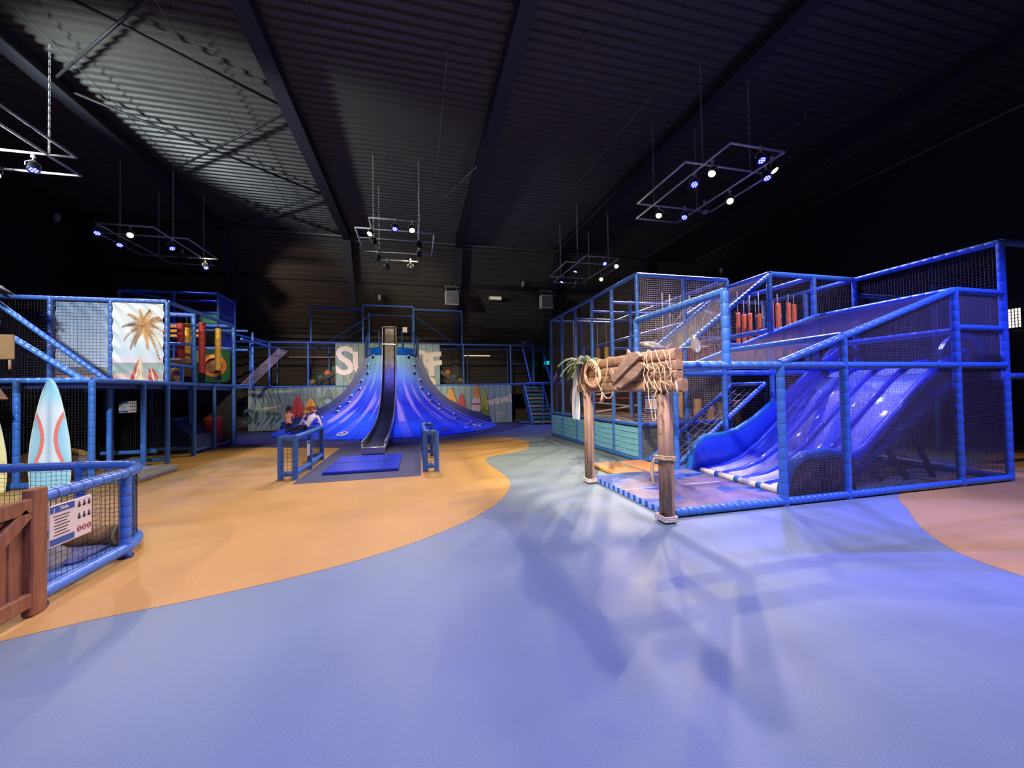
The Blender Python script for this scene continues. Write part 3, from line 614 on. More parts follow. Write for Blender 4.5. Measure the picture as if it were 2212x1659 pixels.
for k in range(4):
    ya = ys0+.05+LW*k+.035; yb = ya+LW-.07; P = []; Cc = []
    for j in range(9):
        y = ya+(yb-ya)*j/8; row = []; crow = []
        for x in xs:
            row.append((x, y, bed_z(x)+.012*cos(pi*(j/8-.5))*-1+.012))
            n1 = noise.fractal(Vector((x*1.1, y*2.2+k*7, 3)), 1, 2, 4); t = min(1, max(0, (x-5.4)/.9))
            c = (1-t)*lin(208, 206, 214) + t*((lin(58, 84, 186) if n1 > .05 else lin(34, 50, 168)) if x < 7.9+.2*n1 else lin(130, 150, 190))
            crow.append(c)
        P.append(row); Cc.append(crow)
    painted_grid('lane', P, Cc, slide_print, sl)
    obj('lip', MB().tube([(5.2, ya, .07), (5.2, yb, .07)], .05, 10).box((5.24, (ya+yb)/2, .035), (.1, yb-ya, .07)), white_board, sl)
for k in range(1, 4):
    y = ys0+.05+LW*k; obj('lip_divider', MB().tube([(5.2, y-.045, .07), (5.2, y+.045, .07)], .052, 10).box((5.24, y, .035), (.1, .09, .07)), slide_side, sl)
for k in range(5):
    y = ys0+.05+LW*k; mb = MB(); R = []
    for x in np.linspace(5.18, 9.0, 60):
        z = bed_z(x); h = .02+.07*min(1, max(0, (x-5.5)/.8)); w_ = .075-.03*min(1, max(0, (x-5.4)/.9))
        R.append([Vector((x, y-w_, z-.06)), Vector((x, y-w_, z+h*.3)), Vector((x, y-w_*.6, z+h*.85)), Vector((x, y, z+h)), Vector((x, y+w_*.6, z+h*.85)), Vector((x, y+w_, z+h*.3)), Vector((x, y+w_, z-.06))])
    mb.rings(R, True); obj('lane_divider', mb, slide_blue, sl)
for nm, y, dy in (('side_wall', ys0-.02, -1), ('side_wall', ys1+.02, 1)):
    X = np.linspace(5.0, 9.0, 50); mb = MB(); R = []
    for x in X:
        zt = float(np.interp(x, TOPX, TOPZ) if dy > 0 else np.interp(x, NTX, NTZ)); zb = max(0.0, bed_z(x)-(.16 if dy > 0 else .03)) if x > 6.35 else 0.0
        R.append([Vector((x, y-.03, zb)), Vector((x, y-.05, zt-.03)), Vector((x, y-.02, zt)), Vector((x, y+.02, zt)), Vector((x, y+.05, zt-.03)), Vector((x, y+.03, zb))])
    mb.rings(R, True); obj('side_wall', mb, slide_blue, sl)
    pts = [(x, y, float(np.interp(x, TOPX, TOPZ) if dy > 0 else np.interp(x, NTX, NTZ))) for x in (5.0, 5.02, 5.08, 5.15, 5.25, 5.36, 5.54, 5.72, 6.1, 6.54, 7.0)]
    obj('rolled_edge', MB().tube([(4.99, y, .0)]+pts, .055, 10) if dy > 0 else MB().tube([(5.0, y-.05, .0)]+[(p[0], p[1]-.05, p[2]) for p in pts if p[0] < 6.3], .075, 12), slide_side, sl)
# dark cheek box at the near end, underside skirt and props
mb = MB(); out = [(5.02, 0), (6.34, 0), (6.34, .5), (6.2, .62), (5.72, .64), (5.36, .62), (5.14, .48), (5.04, .25)]
obj('cheek_panel', MB().prism(out, (0, ys0-.055, 0), (1, 0, 0), (0, 0, 1), (0, -1, 0), .04), mat('black_gloss_panel', (.012, .012, .02), .25), sl)
for x, z in ((6.9, .62), (7.5, 1.06), (8.1, 1.52)):
    obj('support_strut', MB().tube([(x, 4.9, z-.15), (x+.55, 4.75, .0 if x > 7 else .05)], .045, 8), black_metal, sl)
obj('underside', MB().add([(6.4, ys0, .2), (6.4, ys1, .2), (8.9, ys1, 1.74), (8.9, ys0, 1.74)], [(0, 1, 2, 3)]).add([(6.4, ys0, .16), (6.4, ys1, .16), (8.9, ys1, 1.7), (8.9, ys0, 1.7)], [(3, 2, 1, 0)]), vinyl_dark, sl)
# arched hood over the slide entry
mb = MB(); N = 14
for s in (0, 1):
    y = 4.45+s*1.9; o_ = []
    for i in range(N+1):
        a = pi*i/N; o_.append((9.0-.62*cos(a), 1.97+.5*sin(a)))
    for i in range(N, -1, -1):
        a = pi*i/N; o_.append((9.0-.5*cos(a), 1.97+.4*sin(a)))
    for i in range(N):
        q = [o_[i], o_[i+1], o_[2*N-i], o_[2*N+1-i]]
        mb.prism(q, (0, y, 0), (1, 0, 0), (0, 0, 1), (0, 1, 0), .06)
    obj('entry_arch', mb, vinyl_dark, sl); mb = MB()

# ------------------------------------------------------------------ mats by the slide
P = []; Cc = []; nx, ny = 110, 90
def mat_col(x, y):
    n1 = noise.fractal(Vector((x*1.1+4, y*2.3, 1.3)), 1, 2, 5); n2 = noise.fractal(Vector((x*2.5, y*4, 8)), 1, 2, 3)
    edge_ = max(0, 1-(x-3.02)/.75); sp = n1+edge_*.55-.22+.25*max(0, 1-(y-4.2)/.5)*(1 if x < 3.9 else .6)
    if sp > .17: return lin(36, 60, 140) if n2 > 0 else lin(80, 112, 176)
    if sp > .07: return lin(108, 130, 180)
    return lin(138, 120, 132) if n2 > -.15 else lin(124, 110, 126)
for j in range(ny):
    y = 4.22+(6.36-4.22)*j/(ny-1); P.append([(3.02+(4.97-3.02)*i/(nx-1), y, .085) for i in range(nx)]); Cc.append([mat_col(p[0], p[1]) for p in P[-1]])
t = thing('landing_mat', 'padded landing mat printed with beach and blue water under the slide', 'mat', (4.1, 5.3, 0))
obj('cover', MB().rbox((4.0, 5.29, .045), (1.96, 2.14, .075), .01), mat_blue, t)
painted_grid('printed_top', P, Cc, vcol_mat('landing_mat_print', .3), t)
ec = (lin(52, 84, 196), lin(116, 160, 226))
pbp = mat('pale_blue_print', srgb(128, 176, 232), .35)
for k in range(14): obj('printed_edge', MB().box((3.012, 4.3+.15*k, .045), (.012, .07, .07)), pbp, t)
obj('seam', MB().box((3.9, 5.3, .087), (1.76, .012, .004)), rope_white, t)
t = thing('yellow_mat', 'yellow vinyl mat at the foot of the climbing net', 'mat', (4.15, 7.0, 0)); 
obj('pad', MB().rbox((3.85, 7.0, .035), (.62, 1.1, .06), .012), mat_yellow, t); obj('pad', MB().rbox((4.47, 7.0, .036), (.60, 1.1, .062), .012), mat('orange_yellow_vinyl', srgb(226, 150, 78), .4), t)
obj('shadow_strip', MB().box((4.16, 7.0, .069), (.09, 1.08, .006)), mat('shadow_brown', srgb(120, 96, 70), .5), t)  # cast shadow across the mat, laid on as a brown strip

# ================================================================== RIGHT REAR: PLANK-SIDED TRAMPOLINE TOWER
tw = thing('netted_tower', 'tall netted tower of blue tubes with turquoise plank base', 'play structure', (6.0, 10.4, 0))
TX0, TX1, TX2 = 4.75, 5.95, 7.14; TY = [7.55, 8.7, 9.82, 10.95, 12.1, 13.2]; TZ = 4.15
def tp(x, y, z0, z1, p=.2, r=.046): rail('post', (x, y, z0), (x, y, z1), tw, r, p)
def tr(a, b, p=.2, r=.046): rail('rail', a, b, tw, r, p)
for y in TY: tp(TX0, y, 0, TZ)
for x in (TX1, TX2):
    for y in (TY[0], TY[2], TY[5]): tp(x, y, 0, TZ, .3)
for z in (.05, .83, TZ): tr((TX0, TY[0], z), (TX0, TY[-1], z))
for z in (.83, TZ): tr((TX0, TY[0], z), (TX2, TY[0], z))
tr((TX0, TY[0], .05), (TX2, TY[0], .05)); tr((TX2, TY[0], TZ), (TX2, TY[-1], TZ)); tr((TX0, TY[-1], TZ), (TX2, TY[-1], TZ)); tr((TX2, TY[0], 2.0), (TX2, TY[-1], 2.0), .3); tr((TX1, TY[0], 3.1), (TX1, TY[-1], 3.1), .3)
for y in (TY[1], TY[2], TY[3]): tr((TX0, y, TZ-.35), (TX2, y, TZ-.35), .4, .035)
tr((TX2, TY[0], 3.25), (TX2+1.3, TY[2], 3.95), .16); tr((TX1+.1, TY[0]+.05, 3.3), (TX2, TY[0]+.05, 3.95), .16)
tr((TX1, TY[2], 2.0), (TX2+2, TY[2], 2.0), .4); tr((TX0, TY[3], 2.05), (TX2, TY[3], 2.05), .4); tr((TX1, TY[3], 2.9), (TX2+2, TY[3], 2.9), .4)
# turquoise planks between the posts, each plank a board of its own
pm = MB().rbox((0, 0, 0), (.022, 1.0, .122), .006).mesh('plank', [teal_plank])
for b in range(5):
    y0, y1 = TY[b]+.05, TY[b+1]-.05
    for k in range(5):
        o = bpy.data.objects.new('plank', pm); COL.objects.link(o); o.parent = tw
        o.location = Vector((TX0+random.uniform(-.004, .004), (y0+y1)/2, .165+k*.132))-tw.location; o.scale = (1, y1-y0, 1)
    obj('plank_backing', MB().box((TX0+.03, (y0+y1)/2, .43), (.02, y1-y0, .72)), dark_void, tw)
# nets
def tnet(p, s=.05, wd=.0045, du=(1, 0, 0), m=net_brown): net(p, s, wd, du, 'net_panel', m, tw)
tnet([(TX0, TY[0], .83), (TX0, TY[-1], .83), (TX0, TY[-1], TZ), (TX0, TY[0], TZ)], .05, .003, (0, 1, 0))
tnet([(TX0, TY[0], .83), (TX2, TY[0], .83), (TX2, TY[0], TZ), (TX0, TY[0], TZ)], .045, .006, (1, 0, 0), net_grey)
tnet([(TX0, TY[0], .07), (TX2, TY[0], .07), (TX2, TY[0], .83), (TX0, TY[0], .83)], .05, .005, (1, 0, 0), net_black)
tnet([(TX2, TY[0], .83), (TX2, TY[-1], .83), (TX2, TY[-1], TZ), (TX2, TY[0], TZ)], .06, .004, (0, 1, 0), net_brown)
tnet([(TX0, TY[-1], .83), (TX2, TY[-1], .83), (TX2, TY[-1], TZ), (TX0, TY[-1], TZ)], .06, .004, (1, 0, 0), net_brown)
# trampoline deck: orange pads around black beds
obj('grey_screen', MB().box((5.95, TY[0]+.06, .42), (2.3, .03, .7)), mat('grey_screen', srgb(110, 122, 124), .7), tw)
obj('trampoline_pad', MB().rbox((5.95, 10.38, .79), (2.3, 5.6, .07), .02), mat_yellow, tw)
for y in (8.5, 9.9, 11.4, 12.6): obj('trampoline_bed', MB().rbox((5.95, y, .835), (1.7, 1.05, .02), .008), black_metal, tw)
# elastic tapes and interior uprights
for i, (z, y, m_) in enumerate(((1.52, 10.6, rope_white), (1.36, 10.2, foam_red), (1.2, 10.7, rope_white), (1.08, 10.0, rope_white), (1.66, 11.2, rope_white), (.98, 10.4, foam_red))):
    obj('elastic_tape', MB().box((5.6, y, z), (1.5, .03, .035), R=Matrix.Rotation(.12*((i % 3)-1), 3, 'Y')), m_, tw)
for x, y in ((5.6, 9.3), (6.5, 9.2), (5.3, 11.6), (6.6, 11.0)): tp(x, y, .85, 3.0, .4, .04)
for i, (x, y, z0, z1, m_, w_) in enumerate(((6.4, 8.35, .9, 2.0, foam_yellow, 'yellow'), (6.9, 8.9, 2.1, 3.1, foam_yellow, 'tall yellow'), (5.45, 10.9, 2.1, 2.9, foam_brown, 'brown'), (5.75, 10.9, 2.1, 2.95, foam_yellow, 'slim yellow'), (8.1, 9.8, 2.1, 3.0, foam_yellow, 'far yellow'), (7.6, 9.3, 2.1, 2.95, foam_brown, 'far brown'), (8.5, 9.5, .1, 1.9, foam_brown, 'low brown'))):
    t = thing('foam_roller', '%s foam roller upright behind the nets of the plank sided tower' % w_, 'foam roller', (x, y, z0)); obj('roller', pad((x, y, z0), (x, y, z1), .07, .25, 10, False), [m_, net_black], t)
    obj('rope', MB().tube([(x, y, z1), (x, y, min(4.1, z1+1.0))], .01, 5), rope_white, t)
for i in range(8):
    x = 7.3+.28*i; y = 8.0+.1*(i % 2); t = thing('foam_roller', 'dull red foam roller hanging low behind the netted ramp, %s from the left' % ORD[i], 'foam roller', (x-1.6, y, 2.0), 'dull red foam rollers behind the ramp net')
    obj('roller', pad((x-1.6, y, 2.02), (x-1.6, y, 2.72), .055, .25, 10, False), [foam_red, net_black], t); obj('rope', MB().tube([(x-1.6, y, 2.72), (x-1.6, y, 3.9)], .01, 5), rope_white, t)
t = thing('punching_bag', 'grey speckled hanging punch bag inside the far end of the tower', 'punch bag', (5.55, 13.0, 1.0))
sp = mat('speckled_vinyl', srgb(120, 116, 112), .5, nscale=22, namt=.8)
obj('bag', MB().rings([[Vector((5.55+r*cos(2*pi*i/14), 13.0+r*sin(2*pi*i/14), z)) for i in range(14)] for z, r in ((1.1, .1), (1.15, .17), (1.4, .18), (1.62, .16), (1.7, .08))]), sp, t)
obj('strap', MB().tube([(5.55, 13.0, 1.7), (5.55, 13.0, 4.1)], .015, 6), rope_white, t)
obj('base', MB().cyl((5.55, 13.0, .83), (5.55, 13.0, 1.1), .11, .14, 12), black_metal, t)

# ------------------------------------------------------------------ notice on the tower front
def notice(c, x, y, wd, ht, label, name='notice_board'):
    c, x, y = Vector(c), Vector(x).normalized(), Vector(y).normalized(); z = x.cross(y)
    t = thing(name, label, 'sign', c); T = Matrix((x, y, z)).transposed()
    obj('board', MB().rbox(c, (wd, ht, .012), .005, R=T), white_board, t)
    def q(name, u, v, a, b, m, dz=.0075): return obj(name, MB().box(c+x*u*wd+y*v*ht+z*dz, (a*wd, b*ht, .003), R=T), m, t)
    q('header_band', -.22, .39, .54, .16, print_blue); q('footer_band', -.22, -.38, .54, .15, print_blue)
    mb = MB()
    for k in range(7): mb.box(c+x*(-.24*wd-.01*(k % 3)*wd)+y*(.22-.075*k)*ht+z*.0075, ((.36-.05*(k % 3))*wd, .022*ht, .002), R=T)
    w_ = obj('fine_print', mb, print_dark, t); w_['kind'] = 'stuff'
    for r_ in range(3):
        for k in range(3):
            cc = c+x*(.17+.125*k)*wd+y*(.32-.3*r_)*ht+z*.0075; mb = MB()
            if r_ < 2: mb.box(cc, (.05*wd, .1*ht, .002), R=T).box(cc+y*.075*ht, (.03*wd, .035*ht, .002), R=T).box(cc-y*.02*ht, (.085*wd, .02*ht, .002), R=T)
            else: mb.tube([cc+x*.045*wd*cos(i*pi/6)+y*.065*ht*sin(i*pi/6) for i in range(12)], .0035, 4, closed=True).box(cc, (.085*wd, .014*ht, .002), R=T @ Matrix.Rotation(.8, 3, 'Z'))
            obj('pictogram', mb, print_dark if r_ < 2 else print_red, t)
    return t, q, T
t, q, T = notice((5.1, 7.47, 1.28), (1, 0, 0), (0, 0, 1), .52, .36, 'white safety notice with blue bands on the tower net behind the arch')

# ================================================================== ENTRANCE ARCH OF BOARDS
def sgp(v, e): return math.copysign(abs(v)**e, v)
ar = thing('entrance_arch', 'wooden board arch on two posts at the slide entrance', 'arch', (2.9, 5.2, 0))
for (x, y, wd) in ((2.9, 4.10, .17), (2.88, 6.2, .17)):
    for s in (-1, 1):
        R = []; yc = y+s*wd*.26
        for z in (0.0, 1.66):
            R.append([Vector((x+.04*sgp(cos(a), .6), yc+wd*.265*sgp(sin(a), .6), z)) for a in [2*pi*(i+.5)/16 for i in range(16)]])
        obj('post_board', MB().rings(R), wood_brown_v, ar)
    obj('post_back', MB().box((x+.05, y, .83), (.04, wd*.98, 1.66)), wood_brown_v, ar)
logs = [(1.995, .125, 3.76, 6.42), (1.875, .115, 3.74, 6.44), (1.765, .11, 3.74, 6.43), (1.645, .13, 3.66, 6.54)]
for zc, h, ya, yb in logs:
    R = []
    for k in range(9):
        y = ya+(yb-ya)*k/8; s_ = 1+.06*noise.noise(Vector((y*1.3, zc*9, 0)))
        zo = .03*sin(pi*(k/8)) if zc > 1.9 else 0.0
        R.append([Vector((2.87+.045*sgp(cos(a), .7), y, zc+zo+h*.56*s_*sgp(sin(a), .55))) for a in [2*pi*(i+.5)/16 for i in range(16)]])
    obj('sign_log', MB().rings(R), wood_brown, ar)
for ya in (4.1, 6.2): obj('sign_backing', MB().box((2.93, ya, 1.83), (.04, .2, .46)), wood_brown_v, ar)
# board cut-out lashed across the sign
fr = ((0, -1, 0), (0, 0, 1))       # u to the right as seen from the floor, v up; front faces -X
def cut(name, outl, th, m, parent, x=2.80): return obj(name, MB().prism(outl, (x, 0, 0), (0, -1, 0), (0, 0, 1), (-1, 0, 0), th), m, parent)
def W(y, z): return (-y, z)
cut('carved_board', [W(5.03, 1.67), W(4.86, 1.63), W(4.42, 1.78), W(4.26, 1.90), W(4.40, 1.97), W(4.62, 1.985), W(4.80, 1.90), W(4.98, 1.78)], .045, wood_grey, ar)
cut('carved_board', [W(5.06, 1.77), W(4.98, 1.70), W(4.62, 1.88), W(4.30, 2.02), W(4.40, 2.09), W(4.56, 2.09), W(4.70, 2.04)], .06, wood_grey, ar, 2.785)
cut('carved_fin', [W(4.70, 2.02), W(4.56, 2.05), W(4.68, 2.15)], .03, wood_grey, ar, 2.80)
cut('carved_fin', [W(5.22, 1.90), W(5.16, 1.93), W(5.02, 1.80), W(5.05, 1.74)], .035, wood_grey, ar, 2.80)
cut('carved_fin', [W(5.03, 1.61), W(4.97, 1.60), W(4.93, 1.70), W(5.05, 1.72)], .05, wood_grey, ar, 2.80)
# shark jaw: open ring with triangular teeth
jw = thing('shark_jaw', 'carved pale shark jaw with teeth tied on the arch sign', 'ornament', (2.78, 5.8, 1.63))
bone = mat('bone_paint', srgb(232, 190, 158), .55)
cyy, cz = 5.79, 1.85; mb = MB(); R = []; N = 26
for i in range(N):
    a = 2*pi*i/N; ry = .26*(1+.10*cos(2*a)); rz = .21+.03*sin(a)
    c = Vector((2.785, cyy-ry*cos(a)*.92+.05*sin(a), cz+rz*sin(a))); thick = .026+.020*abs(cos(a))
    d = Vector((0, -cos(a), sin(a))); R.append([c+d*thick*cos(q)+Vector((1, 0, 0))*.022*sin(q) for q in [2*pi*k/8 for k in range(8)]])
R.append(R[0]); mb.rings(R, False); jr = obj('jaw_ring', mb, bone, jw)
for i in range(22):
    a = 2*pi*(i+.5)/22
    if abs(cos(a)) > .93: continue
    ry = .25*(1+.10*cos(2*a)); rz = .20+.03*sin(a); d = Vector((0, -cos(a), sin(a))); tdir = Vector((0, sin(a), cos(a)))
    c = Vector((2.765, cyy-ry*cos(a)*.92+.05*sin(a), cz+rz*sin(a)))-d*.022
    obj('tooth', MB().add([c+tdir*.024, c-tdir*.024, c-d*.075-Vector((.01, 0, 0)), c+Vector((.02, 0, 0))], [(0, 1, 2), (1, 3, 2), (3, 0, 2), (0, 3, 1)]), bone, jr)
# ropes on the sign
rp = thing('lashing_rope', 'tan rope looped and crossed over the left half of the arch sign', 'rope', (2.8, 5.9, 1.55))
X_ = 2.785
def rope(pts, r=.0085, m=rope_tan, parent=None, nm='rope_strand'): return obj(nm, MB().tube(smooth_loop(pts, 5, False), r, 6), m, parent)
rope([(X_, 6.36, 2.05), (X_-.01, 6.28, 1.86), (X_-.01, 6.18, 1.68), (X_, 6.08, 1.575)], parent=rp); rope([(X_, 6.12, 2.07), (X_-.01, 6.22, 1.86), (X_-.01, 6.36, 1.58)], parent=rp)
rope([(X_, 5.52, 2.09), (X_-.04, 5.56, 1.9), (X_-.05, 5.52, 1.75), (X_-.02, 5.44, 1.6), (X_, 5.44, 1.52)], parent=rp); rope([(X_, 5.1, 2.08), (X_-.03, 5.2, 2.07), (X_-.03, 5.22, 1.9), (X_-.03, 5.28, 1.76), (X_-.02, 5.42, 1.6), (X_, 5.46, 1.5)], parent=rp)
rope([(X_, 5.44, 1.57), (X_, 5.36, 1.50), (X_, 5.24, 1.48), (X_, 5.14, 1.52), (X_, 5.12, 1.58)], parent=rp)
obj('tassel', MB().cyl((X_, 5.44, 1.55), (X_, 5.48, 1.42), .012, .03, 8), rope_tan, rp)
fn = thing('fishing_net', 'tan knotted fishing net draped over the right end of the arch sign', 'net', (2.8, 3.95, 1.3))
N0 = [(4.27, 2.06), (4.2, 2.07), (4.1, 2.08), (4.02, 2.07), (3.9, 2.07), (3.8, 2.05), (3.76, 2.0)]
N1 = [(4.29, 1.94), (4.2, 1.92), (4.11, 1.94), (3.98, 1.95), (3.86, 1.93), (3.75, 1.9)]
N2 = [(4.27, 1.84), (4.19, 1.86), (4.08, 1.86), (3.99, 1.86), (3.9, 1.87), (3.76, 1.78)]
N3 = [(4.3, 1.73), (4.18, 1.74), (4.09, 1.71), (3.98, 1.74), (3.87, 1.70), (3.74, 1.72)]
N4 = [(4.27, 1.60), (4.18, 1.62), (4.04, 1.60), (3.95, 1.57), (3.86, 1.66), (3.75, 1.62)]
N5 = [(4.16, 1.36), (4.08, 1.34), (3.98, 1.36), (3.8, 1.56)]
LN = [N0, N1, N2, N3, N4]
def nv(p): return (2.775-.012*noise.noise(Vector((p[0]*9, p[1]*9, 0))), p[0]+.05*noise.noise(Vector((p[0]*23, p[1]*17, 5))), p[1]+.05*noise.noise(Vector((p[0]*19, p[1]*23, 11))))
for L_ in range(4):
    A_, B_ = LN[L_], LN[L_+1]
    for i in range(len(B_)):
        for j in (i, i+(1 if L_ % 2 == 0 else -1)):
            if 0 <= j < len(A_):
                a, b = Vector(nv(A_[j])), Vector(nv(B_[i])); mid = (a+b)/2+Vector((-.008, random.uniform(-.02, .02), -.012))
                rope([a, mid, b], .0062, rope_tan, fn, 'net_cord')
for a, b in ((N4[1], N5[0]), (N4[2], N5[0]), (N4[2], N5[1]), (N4[3], N5[2]), (N4[4], N5[3])): rope([nv(a), Vector((2.765, (a[0]+b[0])/2+.02, (a[1]+b[1])/2)), nv(b)], .0065, rope_tan, fn, 'net_cord')
rope([nv(N5[0]), (2.765, 4.12, 1.25), (2.765, 4.06, 1.23), nv(N5[1])], .0065, rope_tan, fn, 'net_cord'); rope([(2.77, 4.05, 1.25), (2.77, 3.98, 1.29), nv(N5[2])], .0065, rope_tan, fn, 'net_cord')
obj('rope_end', MB().cyl((2.78, 3.69, 1.68), (2.78, 3.665, 1.55), .009, .014, 8), rope_white, fn)
for y in (4.1, 6.2):
    t = thing('rope_binding', 'pale rope wound round the foot of the %s arch post' % ('near' if y < 5 else 'far'), 'rope', (2.9, y, 0))
    for k in range(3):
        o_ = [(2.9+.09*cos(a)*1.05, y+.115*sin(a), .035+.022*k) for a in [2*pi*i/18 for i in range(18)]]
        o_ = [(2.9+max(-.075, min(.085, (p[0]-2.9)*1.6)), y+max(-.1, min(.1, (p[1]-y)*1.4)), p[2]) for p in o_]
        obj('rope_turn', MB().tube(o_, .013, 6, closed=True), rope_white, t)
t = thing('rope_binding', 'tan rope wound round the middle of the near arch post with loose ends', 'rope', (2.9, 4.1, .7))
for k in range(3):
    o_ = [(2.9+max(-.072, min(.082, .15*cos(a))), 4.1+max(-.098, min(.098, .17*sin(a))), .76+.018*k+.01*sin(a*2)) for a in [2*pi*i/18 for i in range(18)]]
    obj('rope_turn', MB().tube(o_, .009, 6, closed=True), rope_tan, t)
rope([(2.83, 4.19, .76), (2.82, 4.23, .6), (2.82, 4.22, .42)], .012, rope_tan, t, 'rope_tail'); rope([(2.83, 4.2, .76), (2.81, 4.25, .66), (2.82, 4.25, .5)], .009, rope_tan, t, 'rope_tail')

# toy sharks
shark_mat = [mat('shark_grey', srgb(112, 108, 100), .3, coat=.4), mat('shark_white', srgb(176, 172, 164), .3, coat=.4), black_metal]
def shark(c, T, L, label):
    t = thing('toy_shark', label, 'toy shark', c); c = Vector(c); mb = MB(); R = []; N = 14
    prof = [(-.5, .02, .02), (-.44, .07, .05), (-.34, .115, .085), (-.2, .15, .12), (0, .15, .135), (.2, .105, .10), (.36, .055, .06), (.46, .03, .035), (.5, .02, .03)]
    for s, a, b in prof:
        bend = .10*(s+.1)**2*(1 if s > 0 else 0); R.append([c+T @ Vector(((s)*L, (bend+a*cos(q))*L, b*sin(q)*L)) for q in [2*pi*k/N for k in range(N)]])
    mb.rings(R, True)
    for i, f in enumerate(mb.f):
        ctr = sum((Vector(mb.v[j]) for j in f), Vector())/len(f); loc = T.inverted() @ (ctr-c); mb.m[i] = 1 if loc.z < -.015*L else 0
    obj('body', mb, shark_mat, t)
    def fin(nm, pts, mi):
        a = [Vector(p)*L for p in pts]; n_ = (a[1]-a[0]).cross(a[2]-a[0]).normalized()*.012*L
        obj(nm, MB().add([c+T @ (p+n_) for p in a]+[c+T @ (p-n_) for p in a], [(0, 1, 2, 3), (7, 6, 5, 4), (0, 4, 5, 1), (1, 5, 6, 2), (2, 6, 7, 3), (3, 7, 4, 0)]), shark_mat[mi], t)
    fin('dorsal_fin', [(-.06, 0, .11), (.1, 0, .11), (.13, 0, .22), (.07, 0, .24)], 0)
    fin('tail_fin', [(.46, .02, 0), (.5, .02, .03), (.68, .05, .24), (.62, .05, .22)], 0); fin('tail_fin', [(.46, .02, 0), (.5, .02, -.02), (.6, .05, -.14), (.55, .05, -.13)], 0)
    fin('pectoral_fin', [(-.16, .12, -.05), (-.02, .13, -.05), (.08, .36, -.14), (.03, .36, -.14)], 0); fin('pectoral_fin', [(-.16, -.12, -.05), (-.02, -.13, -.05), (.08, -.36, -.14), (.03, -.36, -.14)], 0)
    for s in (1, -1): obj('eye', MB().ell(c+T @ Vector((-.38*L, s*.10*L, .02*L)), (.014*L,)*3, 8, 6), black_metal, t)
    obj('hanging_string', MB().tube([c+T @ Vector((-.05*L, 0, .12*L)), Vector((3.93, c.y+.3, 2.86))], .0015, 5).tube([c+T @ Vector((.2*L, 0, .08*L)), Vector((3.93, c.y+.5, 2.86))], .0015, 5), chain_metal, t)
    return t
T1 = Matrix.Rotation(radians(-28), 3, 'Z') @ Matrix.Rotation(radians(14), 3, 'Y')
shark((2.98, 4.4, 2.17), T1, .34, 'small toy shark facing left on top of the arch sign')
T2 = Matrix.Rotation(radians(58), 3, 'Z') @ Matrix.Rotation(radians(-38), 3, 'Y')
shark((3.22, 3.90, 2.13), T2, .40, 'small toy shark diving nose down past the right end of the sign')
# palm tuft
pt = thing('artificial_palm', 'dusty green artificial palm tuft on the left end of the arch sign', 'plant', (2.88, 6.36, 2.02))
frond_m = [mat('frond_green', srgb(96, 112, 78), .6), mat('frond_dry', srgb(170, 160, 128), .6)]
for i in range(22):
    a = 2*pi*i/22+random.uniform(-.2, .2); L = random.uniform(.34, .56); up = random.uniform(.45, 1.35); o_ = Vector((2.88, 6.24, 2.04)); pts = []
    d = Vector((cos(a), sin(a), 0))
    for k in range(7):
        s = k/6; pts.append(o_+d*L*s*.9+Vector((0, 0, L*(up*s-1.1*s*s))))
    mb = MB().tube(pts, .006, 4, mi=1); side = Vector((-d.y, d.x, 0))
    for k in range(1, 7):
        for s_ in (-1, 1):
            for h in (0, .33, .66):
                p = pts[k-1].lerp(pts[k], h); l = .15*(1-.09*k); q = p+side*s_*l*.8+d*l*.5+Vector((0, 0, -.04-.02*random.random()))
                mb.add([p, p+d*.03, q, p+d*.014+Vector((0, 0, .008))], [(0, 1, 2), (1, 3, 2), (3, 0, 2)], 0)
    obj('frond', mb, frond_m, pt)
obj('stem', MB().cyl((2.88, 6.26, 1.98), (2.88, 6.25, 2.07), .05, .03, 8), foam_brown, pt)

# ------------------------------------------------------------------ surfboards
def surf_outline(w_, h, n=22, nose=.72, tail=.62):
    L = []
    for i in range(n+1):
        t = i/n; a = t; wd = (sin(pi*min(1, .16+.84*(1-t)**.98*1.0)*.5+0)**1.0)
        wd = ((1-t)**.56)*(1-(1-tail)*(1-min(1, t/.5))**1.8)
        L.append((wd, t*h))
    mx = max(p[0] for p in L); L = [(p[0]/mx*w_/2, p[1]) for p in L]
    return [(x, y) for x, y in L]+[(-x, y) for x, y in reversed(L[:-1])]
def surf(c, x, w_, h, colf, label, lean=0.0, tail=.66, th=.05):
    x = Vector(x).normalized(); up = Vector((0, 0, 1)); fwd = up.cross(x)*-1; fwd = x.cross(up)   # faces fwd
    c = Vector(c); t = thing('surfboard', label, 'surfboard', c)
    half = surf_outline(w_, h, 130, tail=tail)[:131]
    NX = 73; P = []; Cc = []; PB = []
    for wd, yy in half:
        wd = max(wd, .002); row = []; cr = []; rb = []
        for i in range(NX):
            u = -1+2*i/(NX-1); row.append(c+x*wd*u+up*yy+fwd*(th*.5*max(0, 1-u**4)+lean*yy)); rb.append(c+x*wd*u+up*yy-fwd*(th*.5*max(0, 1-u**4)-lean*yy)); cr.append(colf(u, yy/h, wd*u/(w_/2)))
        P.append(row); Cc.append(cr); PB.append(rb)
    painted_grid('deck', P, Cc, vcol_mat('surfboard_print', .35, .3), t)
    rim = [P[j][0] for j in range(len(P))]+[P[j][-1] for j in reversed(range(len(P)-1))]
    obj('rail_edge', MB().tube(rim, .006, 6), white_plastic, t)
    f = MB()
    for j in range(len(PB)-1):
        for i in range(NX-1): f.add([PB[j][i], PB[j+1][i], PB[j+1][i+1], PB[j][i+1]], [(0, 1, 2, 3)], 0, True)
    obj('bottom', f, white_plastic, t)
    return t
def ncol_(a, b, t): return a*(1-t)+b*t
